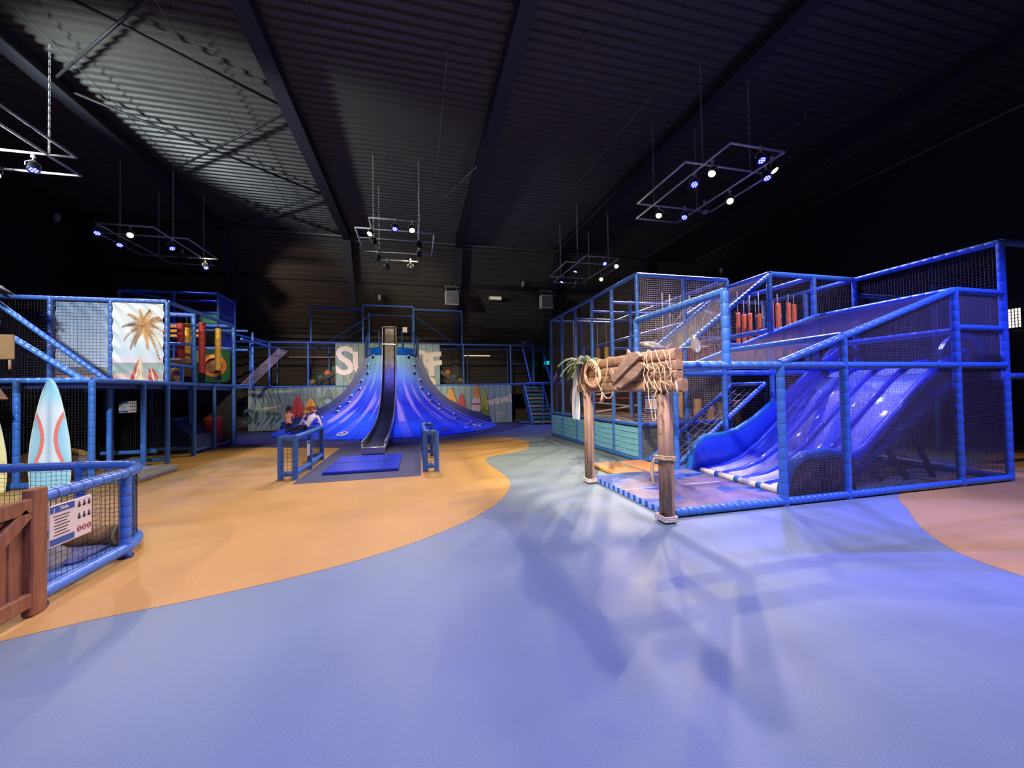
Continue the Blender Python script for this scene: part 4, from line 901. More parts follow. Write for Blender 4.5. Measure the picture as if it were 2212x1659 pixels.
def col_red(u, v, xx):
    base = lin(234, 242, 255); sky = lin(150, 206, 232); s = abs(xx)
    if v < .17: return lin(164, 218, 246)
    g = max(0, 1-abs(xx)/.22); c = base*(1-.55*g)+lin(128, 170, 210)*(.55*g)
    yy = (v-.46)/.25
    arc = .22+.44*(yy**2)
    if abs(yy) < 1.2 and s > arc+.20: c = ncol_(lin(150, 214, 246), lin(214, 238, 250), max(0, min(1, (s-arc-.2)*1.6)))
    elif abs(yy) < 1.35 and arc < s < arc+.20: c = lin(246, 136, 130)
    if v > .72: c = ncol_(c, lin(164, 220, 244), min(1, (v-.72)/.16))
    return c
surf((-6.33, 8.62, .02), (1, 0, 0), .60, 1.95, col_red, 'pale blue surfboard with two curved coral stripes by the left railing', tail=.72)
surf((-7.18, 8.55, .02), (1, 0, 0), .62, 1.75, lambda u, v, xx: lin(246, 220, 120) if abs(xx) < .7 else lin(250, 232, 170), 'yellow surfboard cut off by the left edge of the picture', tail=.72)
surf((2.84, 6.60, 1.08), (0, -1, 0), .34, .95, lambda u, v, xx: lin(120, 174, 214) if .12 < abs(xx) < .2 else lin(224, 232, 236), 'narrow white surfboard with blue stripes hanging behind the far arch post', tail=.7, th=.035)
# ================================================================== CENTRE: CLIMBING CONE
CX, CY = -1.13, 19.25
CP = [(0.02, 4.95), (.06, 4.8), (.1, 4.72), (.28, 4.12), (.58, 3.32), (1.01, 2.53), (1.47, 1.99), (2.04, 1.56), (2.71, 1.24), (3.42, 1.07), (3.70, 1.06)]
CZ = [p[0] for p in CP]; CR = [p[1] for p in CP]
_zz = np.linspace(0.02, 3.7, 400); _rr = np.interp(_zz, CZ, CR)
for _ in range(3): _rr[1:-1] = np.convolve(np.pad(_rr, 6, mode='edge'), np.ones(13)/13, 'valid')[1:-1]
def cone_r(z): return float(np.interp(z, _zz, _rr))
def cone_z(r): return float(np.interp(-r, -_rr, _zz))
def cone_p(r, phi, off=0.0):
    z = cone_z(r); dz = cone_z(r-.03)-cone_z(r+.03); nr = Vector((dz, .06)).normalized()    # (radial, z) normal
    return Vector((CX+(r+nr.x*off)*sin(phi), CY-(r+nr.x*off)*cos(phi), z+nr.y*off))
cone = thing('climbing_cone', 'tall blue volcano shaped climbing cone with flared base in the centre', 'climbing cone', (CX, 17.0, 0))
cone_mat = vcol_mat('cone_print_highlights', .5, .12, .2)
ncol = lambda a, b, t: a*(1-t)+b*t
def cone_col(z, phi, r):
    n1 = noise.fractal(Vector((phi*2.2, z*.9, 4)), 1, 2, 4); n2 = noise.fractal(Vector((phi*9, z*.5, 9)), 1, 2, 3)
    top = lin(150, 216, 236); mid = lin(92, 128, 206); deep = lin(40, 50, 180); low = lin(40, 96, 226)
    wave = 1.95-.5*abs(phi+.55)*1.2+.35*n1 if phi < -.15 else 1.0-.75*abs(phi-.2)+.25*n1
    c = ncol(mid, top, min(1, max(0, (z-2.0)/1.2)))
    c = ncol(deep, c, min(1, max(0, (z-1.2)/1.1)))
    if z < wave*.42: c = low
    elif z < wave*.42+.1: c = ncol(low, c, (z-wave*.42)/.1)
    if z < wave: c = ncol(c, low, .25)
    st = max(0, n2-.15)*1.3; c = ncol(c, lin(206, 184, 226), min(.6, st*1.2) if z > .5 else min(.15, st))  # lilac streaks paint the pinkish light on the cone into its print
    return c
NP = 16; W0 = radians(-100); W1 = radians(100)
rs = np.concatenate([np.linspace(4.95, 4.2, 8), np.linspace(4.1, 2.2, 26), np.linspace(2.15, 1.085, 40)])
for k in range(NP):
    a0 = W0+(W1-W0)*k/NP+.004; a1 = W0+(W1-W0)*(k+1)/NP-.004; P = []; Cc = []
    for r in rs:
        row = []; cr = []
        for i in range(15):
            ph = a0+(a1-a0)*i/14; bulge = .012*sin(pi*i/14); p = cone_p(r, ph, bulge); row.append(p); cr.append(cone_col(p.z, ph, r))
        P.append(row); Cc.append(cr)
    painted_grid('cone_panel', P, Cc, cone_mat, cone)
seam = mat('seam_blue', srgb(120, 140, 220), .4)
for k in range(NP+1):
    ph = W0+(W1-W0)*k/NP; obj('seam', MB().tube([cone_p(r, ph, .004) for r in rs[::3]], .008, 4), seam, cone)
mb = MB(); R = []
for z, r in ((3.38, 1.10), (3.40, 1.135), (3.68, 1.135), (3.72, 1.12), (3.72, .2)): R.append([Vector((CX+r*sin(a), CY-r*cos(a), z)) for a in [2*pi*i/48 for i in range(48)]])
mb.rings(R, False); obj('rim_band', mb, mat('rim_blue', srgb(24, 104, 206), .3, coat=.4), cone)
# climbing holds: pale lip with dark pocket, two staggered columns each side
pocket = mat('hold_pocket', (.012, .01, .04), .5)
for sgn in (1, -1):
    for k in range(14 if sgn > 0 else 11):
        zz_ = (3.3, 2.91, 2.54, 2.18, 1.81, 1.5, 1.23, 1.03, .87, .62, .46, .28, .2, .15)[k]; r = cone_r(zz_) if k < 12 else (4.3, 4.55)[k-12]
        ph = radians((44 if k % 2 == 0 and k < 2 else (50 if k % 2 == 0 else 59)))*sgn; p = cone_p(r, ph, .0); q = cone_p(r-.06, ph, .0); upv = (q-p).normalized(); sd = Vector((cos(ph), sin(ph), 0)); nr = sd.cross(upv); nr = nr if nr.dot(Vector((sin(ph), -cos(ph), .5))) > 0 else -nr
        T = Matrix((sd, upv, nr)).transposed()
        o = obj('climbing_hold', MB().add([p+T @ Vector(v) for v in ((-.07, .03, .01), (.07, .03, .01), (.055, .12, .015), (-.02, .13, .015), (-.05, .04, .07), (.05, .04, .07))], [(0, 1, 5, 4), (4, 5, 2, 3), (0, 4, 3), (1, 2, 5)]), white_plastic, cone)
        obj('hold_pocket', MB().add([p+T @ Vector((.085*cos(a), -.03+.07*sin(a), .028)) for a in [2*pi*i/12 for i in range(12)]], [tuple(range(12))]), pocket, o)
# printed discs and warning patch on the flared base
def cone_disc(r, ph, rad, m, name, nn_=18, off=.03, par=None):
    c = cone_p(r, ph); vs = []
    for i in range(nn_):
        a = 2*pi*i/nn_; vs.append(cone_p(r+rad*sin(a), ph+rad*cos(a)/r, off))
    return obj(name, MB().add([cone_p(r, ph, off)]+vs, [(0, 1+i, 1+(i+1) % nn_) for i in range(nn_)]), m, par or cone)
for r, ph in ((4.49, radians(-19.5)), (4.54, radians(52.9))):
    fd = cone_disc(r, ph, .2, white_plastic, 'footprint_disc')
    for dx, dr in ((-.05, .05), (.05, -.05)): cone_disc(r+dr, ph+dx/r, .055, print_dark, 'footprint_mark', off=.036, par=fd)
cone_disc(4.55, radians(42.3), .08, white_plastic, 'printed_spot')
pc = mat('pink_print', srgb(190, 110, 150), .4)
for i in range(3):
    for j in range(3): cone_disc(4.51+.1*(j-1), radians(28.6)+.12*(i-1)/4.5, .05, pc, 'warning_print')
# tubes down the two edges and round the top
for sgn in (-1, 1):
    pts = [cone_p(r, sgn*radians(86), .12) for r in list(np.linspace(4.7, 2.0, 12))+list(np.linspace(1.9, 1.07, 10))]+[Vector((CX+sgn*1.18, CY-.05, 3.8)), Vector((CX+sgn*1.16, CY-.05, 4.45))]
    obj('edge_tube', MB().tube(smooth_loop(pts, 3, False), .05, 8), vinyl_dark, cone)
    obj('edge_shield', MB().add([cone_p(r, sgn*radians(84), o_) for r in np.linspace(4.6, 1.1, 30) for o_ in (.0, .30)], [(2*i, 2*i+1, 2*i+3, 2*i+2) for i in range(29)], 0, True), vinyl_dark, cone)
ring = [Vector((CX+1.15*sin(a), CY-1.15*cos(a), 4.45)) for a in np.linspace(radians(-92), radians(92), 26)]
obj('top_rail', MB().tube(ring[:10], .026, 8), vinyl_dark, cone); obj('top_rail', MB().tube(ring[16:], .026, 8), vinyl_dark, cone)
for i in (0, 4, 9, 16, 21, 25): obj('rail_upright', MB().tube([(ring[i].x, ring[i].y, 3.7), ring[i]], .022, 8), vinyl, cone)
for i in range(6):
    a = radians(-92+i*14); b = radians(-92+(i+1)*14)
    for s in (1, -1): obj('rail_lattice', MB().tube([(CX+s*1.15*sin(a)*-1, CY-1.15*cos(a), 3.75 if i % 2 else 4.4), (CX-s*1.15*sin(b), CY-1.15*cos(b), 4.4 if i % 2 else 3.75)], .012, 5), vinyl_dark, cone) if i < 2 else None
t = thing('small_notice', 'small white notice clipped on the top rail beside the steel chute', 'sign', (CX+.62, 18.2, 4.5))
obj('plate', MB().rbox((CX+.63, 18.2, 4.52), (.2, .012, .24), .01), white_board, t); obj('clip', MB().box((CX+.63, 18.24, 4.46), (.06, .09, .04)), grey_metal, t)

# steel chute
ch = thing('steel_chute', 'long narrow polished steel chute down the front of the cone', 'slide', (CX, 10.8, 0))
CH = smooth_loop([(18.24, 4.60), (18.22, 4.3), (18.12, 3.86), (18.0, 3.2), (17.85, 2.6), (17.55, 2.0), (17.1, 1.5), (16.4, 1.02), (15.5, .68), (14.3, .45), (13.0, .31), (11.8, .235), (10.95, .21), (10.72, .205)] and [(0, 18.24, 4.60), (0, 18.2, 4.25), (0, 18.1, 3.8), (0, 17.98, 3.2), (0, 17.82, 2.6), (0, 17.5, 2.0), (0, 17.05, 1.5), (0, 16.35, 1.02), (0, 15.45, .68), (0, 14.3, .45), (0, 13.0, .31), (0, 11.8, .235), (0, 10.95, .21), (0, 10.72, .205)], 5, False)
CW = .285; chx = lambda p: CX-.05*min(1, max(0, (p.y-12)/6))
mb = MB(); R = []
for i, p in enumerate(CH):
    q = CH[min(i+1, len(CH)-1)]; o_ = CH[max(i-1, 0)]; d = (q-o_).normalized(); nrm = Vector((0, d.z, -d.y)); nrm = nrm if nrm.z > 0 or nrm.y < -.5 else -nrm
    R.append([Vector((chx(p)+s*CW, p.y, p.z))+nrm*h for s, h in ((-1, -.03), (-1, 0.0), (-.6, .004), (.6, .004), (1, 0.0), (1, -.03))])
mb.rings(R, True, smooth=True); obj('chute_bed', mb, steel_floor, ch)
for s in (-1, 1):
    mb = MB(); R = []; top = []
    for i, p in enumerate(CH):
        q = CH[min(i+1, len(CH)-1)]; o_ = CH[max(i-1, 0)]; d = (q-o_).normalized(); nrm = Vector((0, d.z, -d.y)); nrm = nrm if nrm.z > 0 or nrm.y < -.5 else -nrm
        b = Vector((chx(p)+s*(CW+.006), p.y, p.z)); R.append([b-nrm*.04+Vector((-.006, 0, 0)), b+nrm*.14+Vector((-.006, 0, 0)), b+nrm*.14+Vector((.006, 0, 0)), b-nrm*.04+Vector((.006, 0, 0))]); top.append(b+nrm*.14)
    mb.rings(R, True, smooth=False); obj('chute_side', mb, steel, ch); obj('rolled_edge', MB().tube(top, .02, 8), steel, ch)
obj('end_roll', MB().tube([(CX-CW, 10.7, .19), (CX+CW, 10.7, .19)], .03, 10).box((CX, 10.72, .1), (2*CW, .02, .12)), steel, ch)
for s in (-1, 1): obj('foot', MB().tube([(CX+s*CW, 10.74, .3), (CX+s*CW, 10.74, 0)], .022, 8).box((CX+s*CW, 10.74, .008), (.1, .1, .016)), steel, ch)
for s in (-1, 1): obj('foot', MB().tube([(CX+s*CW, 13.2, .34), (CX+s*CW, 13.2, 0)], .022, 8), steel, ch)
obj('entry_bar', MB().tube([(CX-.34, 18.22, 4.66), (CX+.24, 18.22, 4.66)], .028, 8), steel, ch); obj('bed_joint', MB().box((CX-.05, 18.09, 3.84), (.6, .05, .03)), steel, ch)
obj('entry_plate', MB().box((CX-.05, 18.28, 4.2), (.58, .02, .9)), black_metal, ch)
t = thing('crash_mat', 'royal blue vinyl crash mat at the foot of the steel chute', 'mat', (-1.12, 9.35, 0))
mb = MB()
mb.rbox((-1.12, 9.36, .035), (1.46, 2.02, .06), .015); obj('cover', mb, mat_blue, t); obj('seam', MB().box((-1.12, 9.36, .067), (1.4, .01, .004)).box((-.72, 9.36, .067), (.01, 1.96, .004)), vinyl_dark, t)

# guard rails beside the chute
def guard(pts, label, netcells):
    t = thing('guard_rail', label, 'guard rail', (pts[0][0], pts[0][1], 0)); h = .82
    for x, y in pts:
        rail('post', (x, y, 0.01), (x, y, h), t, .05, .12)
        obj('foot_plate', MB().box((x, y, .008), (.13, .13, .016)), grey_metal, t)
    for a, b in netcells:
        A_, B_ = pts[a], pts[b]
        for z in (.12, h-.02): rail('rail', (A_[0], A_[1], z), (B_[0], B_[1], z), t, .05, .12)
        net([(A_[0], A_[1], .14), (B_[0], B_[1], .14), (B_[0], B_[1], h-.04), (A_[0], A_[1], h-.04)], .075, .006, (B_[0]-A_[0], B_[1]-A_[1], 0), 'net_panel', net_black, t)
    return t
guard([(-2.52, 8.14), (-2.26, 8.12), (-2.26, 9.14), (-2.30, 10.4), (-2.58, 10.45)], 'blue tube guard rail with netting left of the steel chute', [(0, 1), (1, 2), (2, 3), (3, 4)])
guard([(.38, 8.07), (.15, 8.10), (.13, 10.12), (.36, 10.08)], 'blue tube guard rail with netting right of the steel chute', [(0, 1), (1, 2), (2, 3)])
t = thing('hanging_card', 'small white card hanging on the left guard rail', 'card', (-2.2, 8.9, .5)); obj('card', MB().rbox((-2.2, 8.8, .50), (.008, .2, .3), .003), white_board, t)
obj('card_header', MB().box((-2.194, 8.8, .62), (.004, .18, .05)), print_blue, t)

# ================================================================== BACK DECK WITH PAINTED PANELS
bk = thing('rear_deck', 'long two level blue tube deck along the back wall with surf panels', 'play structure', (-1, 20.4, 0))
BY = 19.42; BY2 = 21.6
def bp(x, y, z0, z1, r=.045, p=.4): rail('post', (x, y, z0), (x, y, z1), bk, r, p, 8)
def br(a, b, r=.045, p=.4): rail('rail', a, b, bk, r, p, 8)
for x in (-7.2, -4.85, -2.46, .05, 2.3, 4.75, 6.0): bp(x, BY, 0 if x in (-7.2, 4.75, 6.0) else 2.0, 4.03)
for x in (-6.8, -4.4, -2, .4, 2.8, 5.1, 6.6, 7.7, 8.5): bp(x, BY2, 0, 4.03, .04)
for z in (2.0, 4.03): br((-8.6, BY, z), (6.0, BY, z)); br((-8.6, BY2, z), (8.6, BY2, z), .04)
br((6.0, BY, 2.0), (7.0, BY, 2.0)); br((5.45, BY2, 3.2), (7, BY2, 3.2), .04)
for x in (-7.2, -4.85, 2.3, 4.75, 6.0): br((x, BY, 4.03), (x, BY2, 4.03), .04)
obj('deck_floor', MB().box((-1, 20.5, 1.9), (15, 2.2, .1)), dark_void, bk)
# raised guard frame over the cone
for x, z in ((-4.72, 5.68), (-2.46, 5.85), (-.12, 5.85), (2.24, 5.72)): bp(x, BY, 4.03, z)
br((-4.72, BY, 5.68), (-2.46, BY, 5.66)); br((-2.46, BY, 5.85), (-.12, BY, 5.85)); br((-.12, BY, 5.72), (2.24, BY, 5.72))
for x in (-2.35, -.2): bp(x, BY2-.6, 4.0, 5.8, .04)
br((-2.46, BY2-.6, 5.7), (-.12, BY2-.6, 5.7), .035); br((-4.6, BY2-.4, 4.1), (-2.3, BY2-.4, 5.7), .035); br((2.3, BY2-.4, 4.1), (-.0, BY2-.4, 5.7), .035)
br((-4.3, BY2-.2, 4.1), (-2.3, BY2-.2, 5.3), .02)
for x0, x1, z1 in ((-4.72, -2.46, 5.66), (-.12, 2.24, 5.7)): net([(x0, BY, 4.03), (x1, BY, 4.03), (x1, BY, z1), (x0, BY, z1)], .06, .003, (1, 0, 0), 'net_panel', net_black, bk)
for x0, x1 in ((-7.2, -4.85), (-4.85, -3.7), (1.15, 2.3), (2.3, 4.75), (4.75, 6.0)): net([(x0, BY, 2.0), (x1, BY, 2.0), (x1, BY, 4.03), (x0, BY, 4.03)], .06, .003, (1, 0, 0), 'net_panel', net_black, bk)
# boarded panels: each board its own plank, printed motifs laid on top
def boards(x0, x1, z0, z1, wd, mats_):
    k = round((x1-x0)/wd); wd = (x1-x0)/k
    for i in range(k):
        x = x0+(i+.5)*wd; m_ = mats_[0] if x < -1 else mats_[1]; me = MB().rbox((x, BY-.07+random.uniform(-.006, .006), (z0+z1)/2), (wd-.012, .03, z1-z0), .006)
        obj('plank', me, m_, bk)
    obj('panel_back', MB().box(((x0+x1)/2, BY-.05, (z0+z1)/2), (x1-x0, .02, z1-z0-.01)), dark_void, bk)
boards(-7.26, 4.76, .04, 1.96, .30, (mural_plank_b, mural_plank)); boards(-3.68, 1.13, 2.02, 4.0, .34, (mural_plank_b, mural_plank))
FY = BY-.10
pc_ = {k: mat('print_'+k, srgb(*v), .5) for k, v in dict(red=(196, 60, 62), red_dark=(160, 40, 44), orange=(222, 130, 50), amber=(218, 156, 72), rust=(158, 70, 32), lime=(158, 172, 74), olive=(112, 126, 48), slate=(84, 106, 112), pale_slate=(130, 158, 170), cream=(222, 208, 190), shade=(100, 92, 84), ink=(60, 84, 80), lilac=(206, 190, 200), tan=(196, 176, 150)).items()}
pc_['green'] = mat('print_green', srgb(58, 92, 84), .5)
def flat(name, pts, m_, dy=0.0): return obj(name, MB().prism(pts, (0, FY-dy, 0), (1, 0, 0), (0, 0, 1), (0, -1, 0), .004), m_, bk)
def board_shape(cx, zb, w_, h, lean=0, n=26, z_min=-9):
    pts = []
    for i in range(n+1):
        t = i/n; wd = (max(0, 1-t)**.55)*(1-.38*(1-min(1, t/.5))**1.5); pts.append((wd*w_/2*1.2, t*h))
    P_ = [(x, y) for x, y in pts]+[(-x, y) for x, y in reversed(pts[:-1])]
    return [(cx+x+lean*y, zb+y) for x, y in P_]
def printed_board(cx, zb, w_, h, m1, m2, lean=0, rim=None):
    flat('printed_surfboard', board_shape(cx+.03, zb-.02, w_*1.14, h*1.03, lean), pc_['shade'])
    if rim: flat('printed_surfboard', board_shape(cx, zb, w_, h, lean), rim, .004)
    flat('printed_surfboard', board_shape(cx, zb, w_*(.86 if rim else 1), h*(.96 if rim else 1), lean), m1, .008)
    flat('printed_stringer', [(cx-.012, zb+.02*h), (cx+.012, zb+.02*h), (cx+.006+lean*h*.9, zb+.9*h), (cx-.006+lean*h*.9, zb+.9*h)], m2, .012)
def blob(cx, cz, rx, rz, m_, dy=.014, n=16, ph=0.0, wob=.0): return flat('printed_motif', [(cx+rx*(1+wob*sin(3*a+ph))*cos(a), cz+rz*(1+wob*cos(4*a+ph))*sin(a)) for a in [2*pi*i/n for i in range(n)]], m_, dy)
printed_board(-5.28, .25, .62, 1.32, pc_['red'], pc_['red_dark'], 0, mat('print_rosy', srgb(206, 96, 92), .5))
printed_board(-4.72, .1, .76, 1.38, pc_['amber'], pc_['rust'], 0)
blob(-4.70, .98, .26, .11, pc_['rust'], wob=.15); blob(-4.86, .62, .16, .16, pc_['rust'], wob=.25); blob(-4.52, .62, .16, .16, pc_['rust'], wob=.25, ph=2); blob(-4.7, .36, .26, .08, pc_['rust'], wob=.2)
printed_board(-4.0, .1, .62, 1.78, pc_['slate'], pc_['pale_slate'], 0); blob(-4.0, 1.32, .16, .11, pc_['pale_slate']); 
printed_board(-3.32, .5, .48, 1.12, pc_['lime'], pc_['olive']); printed_board(-2.88, .55, .54, 1.3, pc_['red'], pc_['red_dark'], 0, mat('print_rose', srgb(222, 130, 120), .5))
printed_board(-2.55, 1.6, .78, 1.35, pc_['orange'], pc_['amber']); flat('printed_surfboard', [(-3.1, 2.02), (-2.1, 2.02), (-2.16, 2.3), (-3.0, 2.3)], pc_['amber'], .012); flat('printed_motif', [(-3.1, 1.62), (-2.6, 1.62), (-2.5, 1.93), (-3.08, 1.93)], pc_['lilac'], .012)
flat('printed_motif', [(-6.7, .98), (-5.95, 1.1), (-5.93, 1.18), (-6.68, 1.07)], pc_['tan'])
text_obj('SURF', .92, (-6.45, FY-.002, .52), (1, 0, -.18), (.18, 0, 1), pc_['green'], bk, 'painted_lettering', .004, .03)
for i in range(8): flat('printed_stroke', [(-7.1+i*.2, .1+.1*(i % 3)), (-7.06+i*.2, .08), (-6.7+i*.24, .72), (-6.74+i*.24, .74)], pc_['pale_slate'], .008)
for i in range(7): flat('printed_stroke', [(-7.2+i*.18, 1.9), (-7.18+i*.18, 1.9), (-6.85+i*.16, 1.1), (-6.87+i*.16, 1.1)], pc_['ink'], .006)
for i in range(5): blob(-5.62+.05*(i % 2), .75+.1*i, .2-.02*i, .03, pc_['green'], .006)
# upper panel lettering and sun
text_obj('S', 1.85, (-3.26, FY-.002, 3.12), (1, 0, 0), (0, 0, 1), pc_['cream'], bk, 'painted_lettering', .004, .035); text_obj('U', 1.5, (-2.42, FY-.002, 3.0), (1, 0, 0), (0, 0, 1), pc_['cream'], bk, 'painted_lettering', .004, .04)
text_obj('R', 1.36, (.30, FY-.002, 3.16), (1, 0, .1), (-.1, 0, 1), pc_['cream'], bk, 'painted_lettering', .004, .05); text_obj('F', 1.55, (.86, FY-.002, 2.98), (1, 0, .12), (-.06, 0, 1), pc_['cream'], bk, 'painted_lettering', .004, .05)
blob(.66, 2.14, .25, .25, pc_['cream'], .004, 24)
for i in range(11):
    a = radians(8+i*17); flat('printed_sun_ray', [(.66+.30*cos(a)-.012*sin(a), 2.14+.30*sin(a)+.012*cos(a)), (.66+.30*cos(a)+.012*sin(a), 2.14+.30*sin(a)-.012*cos(a)), (.66+.46*cos(a), 2.14+.46*sin(a))], pc_['pale_slate'])
# right lower panel
printed_board(1.62, .15, .78, 1.68, pc_['amber'], pc_['orange']); blob(1.62, 1.05, .24, .18, pc_['rust'], wob=.2); blob(1.6, .75, .2, .16, pc_['rust'], wob=.2, ph=1)
printed_board(2.16, .1, .52, 1.46, pc_['red'], mat('print_pale_red', srgb(220, 110, 104), .5)); 
for dx, dz in ((-.12, .62), (-.08, .5), (.14, .45), (-.05, .3)): blob(2.1+dx, .1+dz, .07, .07, pc_['amber'], .018, wob=.3)
printed_board(3.28, .1, .50, 1.72, pc_['lime'], pc_['olive'], .02); blob(3.3, .55, .18, .3, pc_['olive'], wob=.3)
flat('printed_surfboard', board_shape(2.88, .18, .56, 1.80, .06), pc_['shade'], .014); flat('printed_surfboard', board_shape(2.85, .2, .52, 1.76, .06), pc_['orange'], .018)
for z0, z1, k in ((.2, .42, 'rust'), (.42, .58, 'lilac'), (.58, .66, 'rust'), (.66, .98, 'lilac'), (.98, 1.06, 'rust'), (1.06, 1.3, 'lilac'), (1.3, 1.5, 'amber')):
    def hw(z): t = (z-.2)/1.76; return (max(0, 1-t)**.55)*(1-.38*(1-min(1, t/.5))**1.5)*.52/2*1.2
    c0, c1 = 2.85+.06*(z0-.2), 2.85+.06*(z1-.2); flat('printed_band', [(c0-hw(z0), z0), (c0+hw(z0), z0), (c1+hw(z1), z1), (c1-hw(z1), z1)], pc_[k], .022)
text_obj('wave!', .56, (4.12, FY-.002, 1.20), (1, 0, .17), (-.1, 0, 1), pc_['cream'], bk, 'painted_lettering', .004, .022); text_obj('SURF', .19, (4.1, FY-.002, .52), (1, 0, 0), (0, 0, 1), pc_['lilac'], bk, 'painted_lettering', .004, .004)
obj('printed_ring', MB().tube([(4.1+.3*cos(a), FY-.004, .52+.18*sin(a)) for a in [2*pi*i/24 for i in range(24)]], .007, 4, closed=True), pc_['lilac'], bk); flat('printed_motif', [(4.02, .33), (4.18, .33), (4.16, .4), (4.04, .4)], pc_['lilac'])
for z in (1.52, 1.9): obj('printed_swoosh', MB().tube([(3.6+i*.1, FY-.004, z-.05*sin(i*.32)) for i in range(11)], .006, 4), pc_['pale_slate'], bk)
# ball ramps on the deck
ball_m = [mat('ball_green', srgb(76, 124, 92), .5), mat('ball_orange', srgb(206, 124, 70), .5), mat('ball_olive', srgb(150, 140, 60), .5)]
for s, x0 in ((1, -5.0), (-1, 2.35)):
    t = thing('ball_ramp', 'dark sloping ramp on the deck %s of the cone' % ('left' if s > 0 else 'right'), 'ramp', (x0, 20.3, 2.0))
    obj('beam', MB().prism([(x0, 2.0), (x0+s*.25, 2.0), (x0+s*1.5, 2.85), (x0+s*1.45, 2.98), (x0, 2.1)] if s > 0 else [(x0, 2.1), (x0+s*1.45, 2.98), (x0+s*1.5, 2.85), (x0+s*.25, 2.0), (x0, 2.0)], (0, 20.2, 0), (1, 0, 0), (0, 0, 1), (0, 1, 0), .3), black_metal, t)
    for k in range(5):
        c = (x0+s*(.12+.33*k), 20.35, 2.22+.22*k); b = thing('ball', 'dull %s ball %s from the bottom of the ramp %s of the cone' % (('olive', 'green', 'orange', 'green', 'orange')[k], 'first second third fourth fifth'.split()[k], 'left' if s > 0 else 'right'), 'ball', (c[0], c[1], c[2]-.16), 'balls on the deck ramps')
        obj('shell', MB().ell(c, (.165, .165, .165), 16, 10), ball_m[(2, 0, 1, 0, 1)[k]], b); obj('valve', MB().ell((c[0], c[1]-.162, c[2]), (.012, .008, .012), 6, 4), black_metal, b)
# far stairs
st = thing('deck_stairs', 'steep blue stairs with green and orange treads at the right end of the deck', 'stairs', (5.9, 18.4, 0))
for x in (5.36, 6.36): obj('stringer', MB().prism([(19.3, 1.95), (19.3, 1.45), (18.2, 0.02), (17.75, .02), (17.75, .2), (19.1, 1.95)], (x, 0, 0), (0, 1, 0), (0, 0, 1), (1, 0, 0), .05), mat('stair_blue', srgb(74, 124, 190), .4), st)
obj('riser_board', MB().add([(5.4, 17.85, .05), (6.38, 17.85, .05), (6.38, 19.32, 1.85), (5.4, 19.32, 1.85)], [(0, 1, 2, 3)]).add([(5.4, 17.87, .03), (6.38, 17.87, .03), (6.38, 19.34, 1.83), (5.4, 19.34, 1.83)], [(3, 2, 1, 0)]), mat('riser_blue', srgb(86, 130, 178), .5), st)
tread_g = mat('tread_green', srgb(62, 140, 100), .5); tread_o = mat('tread_orange', srgb(220, 164, 104), .5)
for k in range(10): y = 17.72+.158*k; z = .12+.185*k; obj('tread', MB().rbox((5.89, y, z), (.92, .2, .05), .01), tread_o if k % 2 == 0 else tread_g, st)
for x in (5.36, 6.40): rail('handrail', (x, 19.3, 3.95), (x, 17.9, 2.05), st, .04, .3, 8)
for x in (5.9, 6.6): rail('post', (x, 17.66, 0), (x, 17.66, 2.0), st, .04, .3, 8)
rail('rail', (5.0, 17.66, 2.0), (7.4, 17.66, 2.0), st, .04, .3, 8); rail('rail', (6.0, BY, 2.0), (6.0, 17.66, 2.0), st, .04, .3, 8); rail('rail', (5.0, 18.6, .08), (5.9, 17.66, .08), st, .05, .3, 8)
# gulls
def gull_fly():
    c = Vector((5.5, BY-.02, 4.16)); t = thing('toy_gull', 'white toy gull with spread wings on the top rail by the stairs', 'toy gull', (5.5, BY, 4.07))
    obj('body', MB().rings([[c+Vector((r*cos(a), s, r*.9*sin(a))) for a in [2*pi*i/10 for i in range(10)]] for s, r in ((-.2, .01), (-.16, .04), (-.05, .06), (.08, .05), (.2, .015))]), white_plastic, t)
    for s in (-1, 1):
        R = []
        for k in range(9):
            q = k/8; x = s*(.03+.40*q); z = .10*sin(pi*q*.9)-.02*q; w_ = .085*(1-q*.75); R.append([c+Vector((x, -w_, z)), c+Vector((x, 0, z+.015*(1-q))), c+Vector((x, w_, z)), c+Vector((x, 0, z-.006))])
        obj('wing', MB().rings(R), white_plastic, t)
    obj('beak', MB().cyl(c+Vector((0, -.2, 0)), c+Vector((0, -.26, -.01)), .012, .002, 6), foam_yellow, t)
gull_fly()
c = Vector((6.55, 17.66, 2.22)); t = thing('toy_gull', 'white toy gull standing on the low rail beside the stairs', 'toy gull', (6.55, 17.66, 2.05))
obj('body', MB().rings([[c+Vector((o_+r*cos(a), r*.9*sin(a), s)) for a in [2*pi*i/12 for i in range(12)]] for s, r, o_ in ((-.14, .02, -.1), (-.1, .06, -.06), (0, .085, -.02), (.1, .07, .02), (.17, .045, .05), (.22, .05, .06), (.27, .045, .065), (.3, .015, .065))]), white_plastic, t)
obj('beak', MB().cyl(c+Vector((.1, 0, .25)), c+Vector((.17, 0, .23)), .014, .003, 6), foam_yellow, t)
for s in (-1, 1): obj('leg', MB().tube([c+Vector((-.03, .03*s, -.1)), c+Vector((-.03, .03*s, -.19))], .008, 5), foam_yellow, t)
t = thing('ball', 'small white ball beside the standing gull on the rail', 'ball', (6.85, 17.66, 2.05)); obj('shell', MB().ell((6.85, 17.66, 2.11), (.065, .065, .06), 12, 8), white_plastic, t); obj('cap', MB().cyl((6.85, 17.66, 2.165), (6.85, 17.66, 2.178), .02), grey_metal, t)

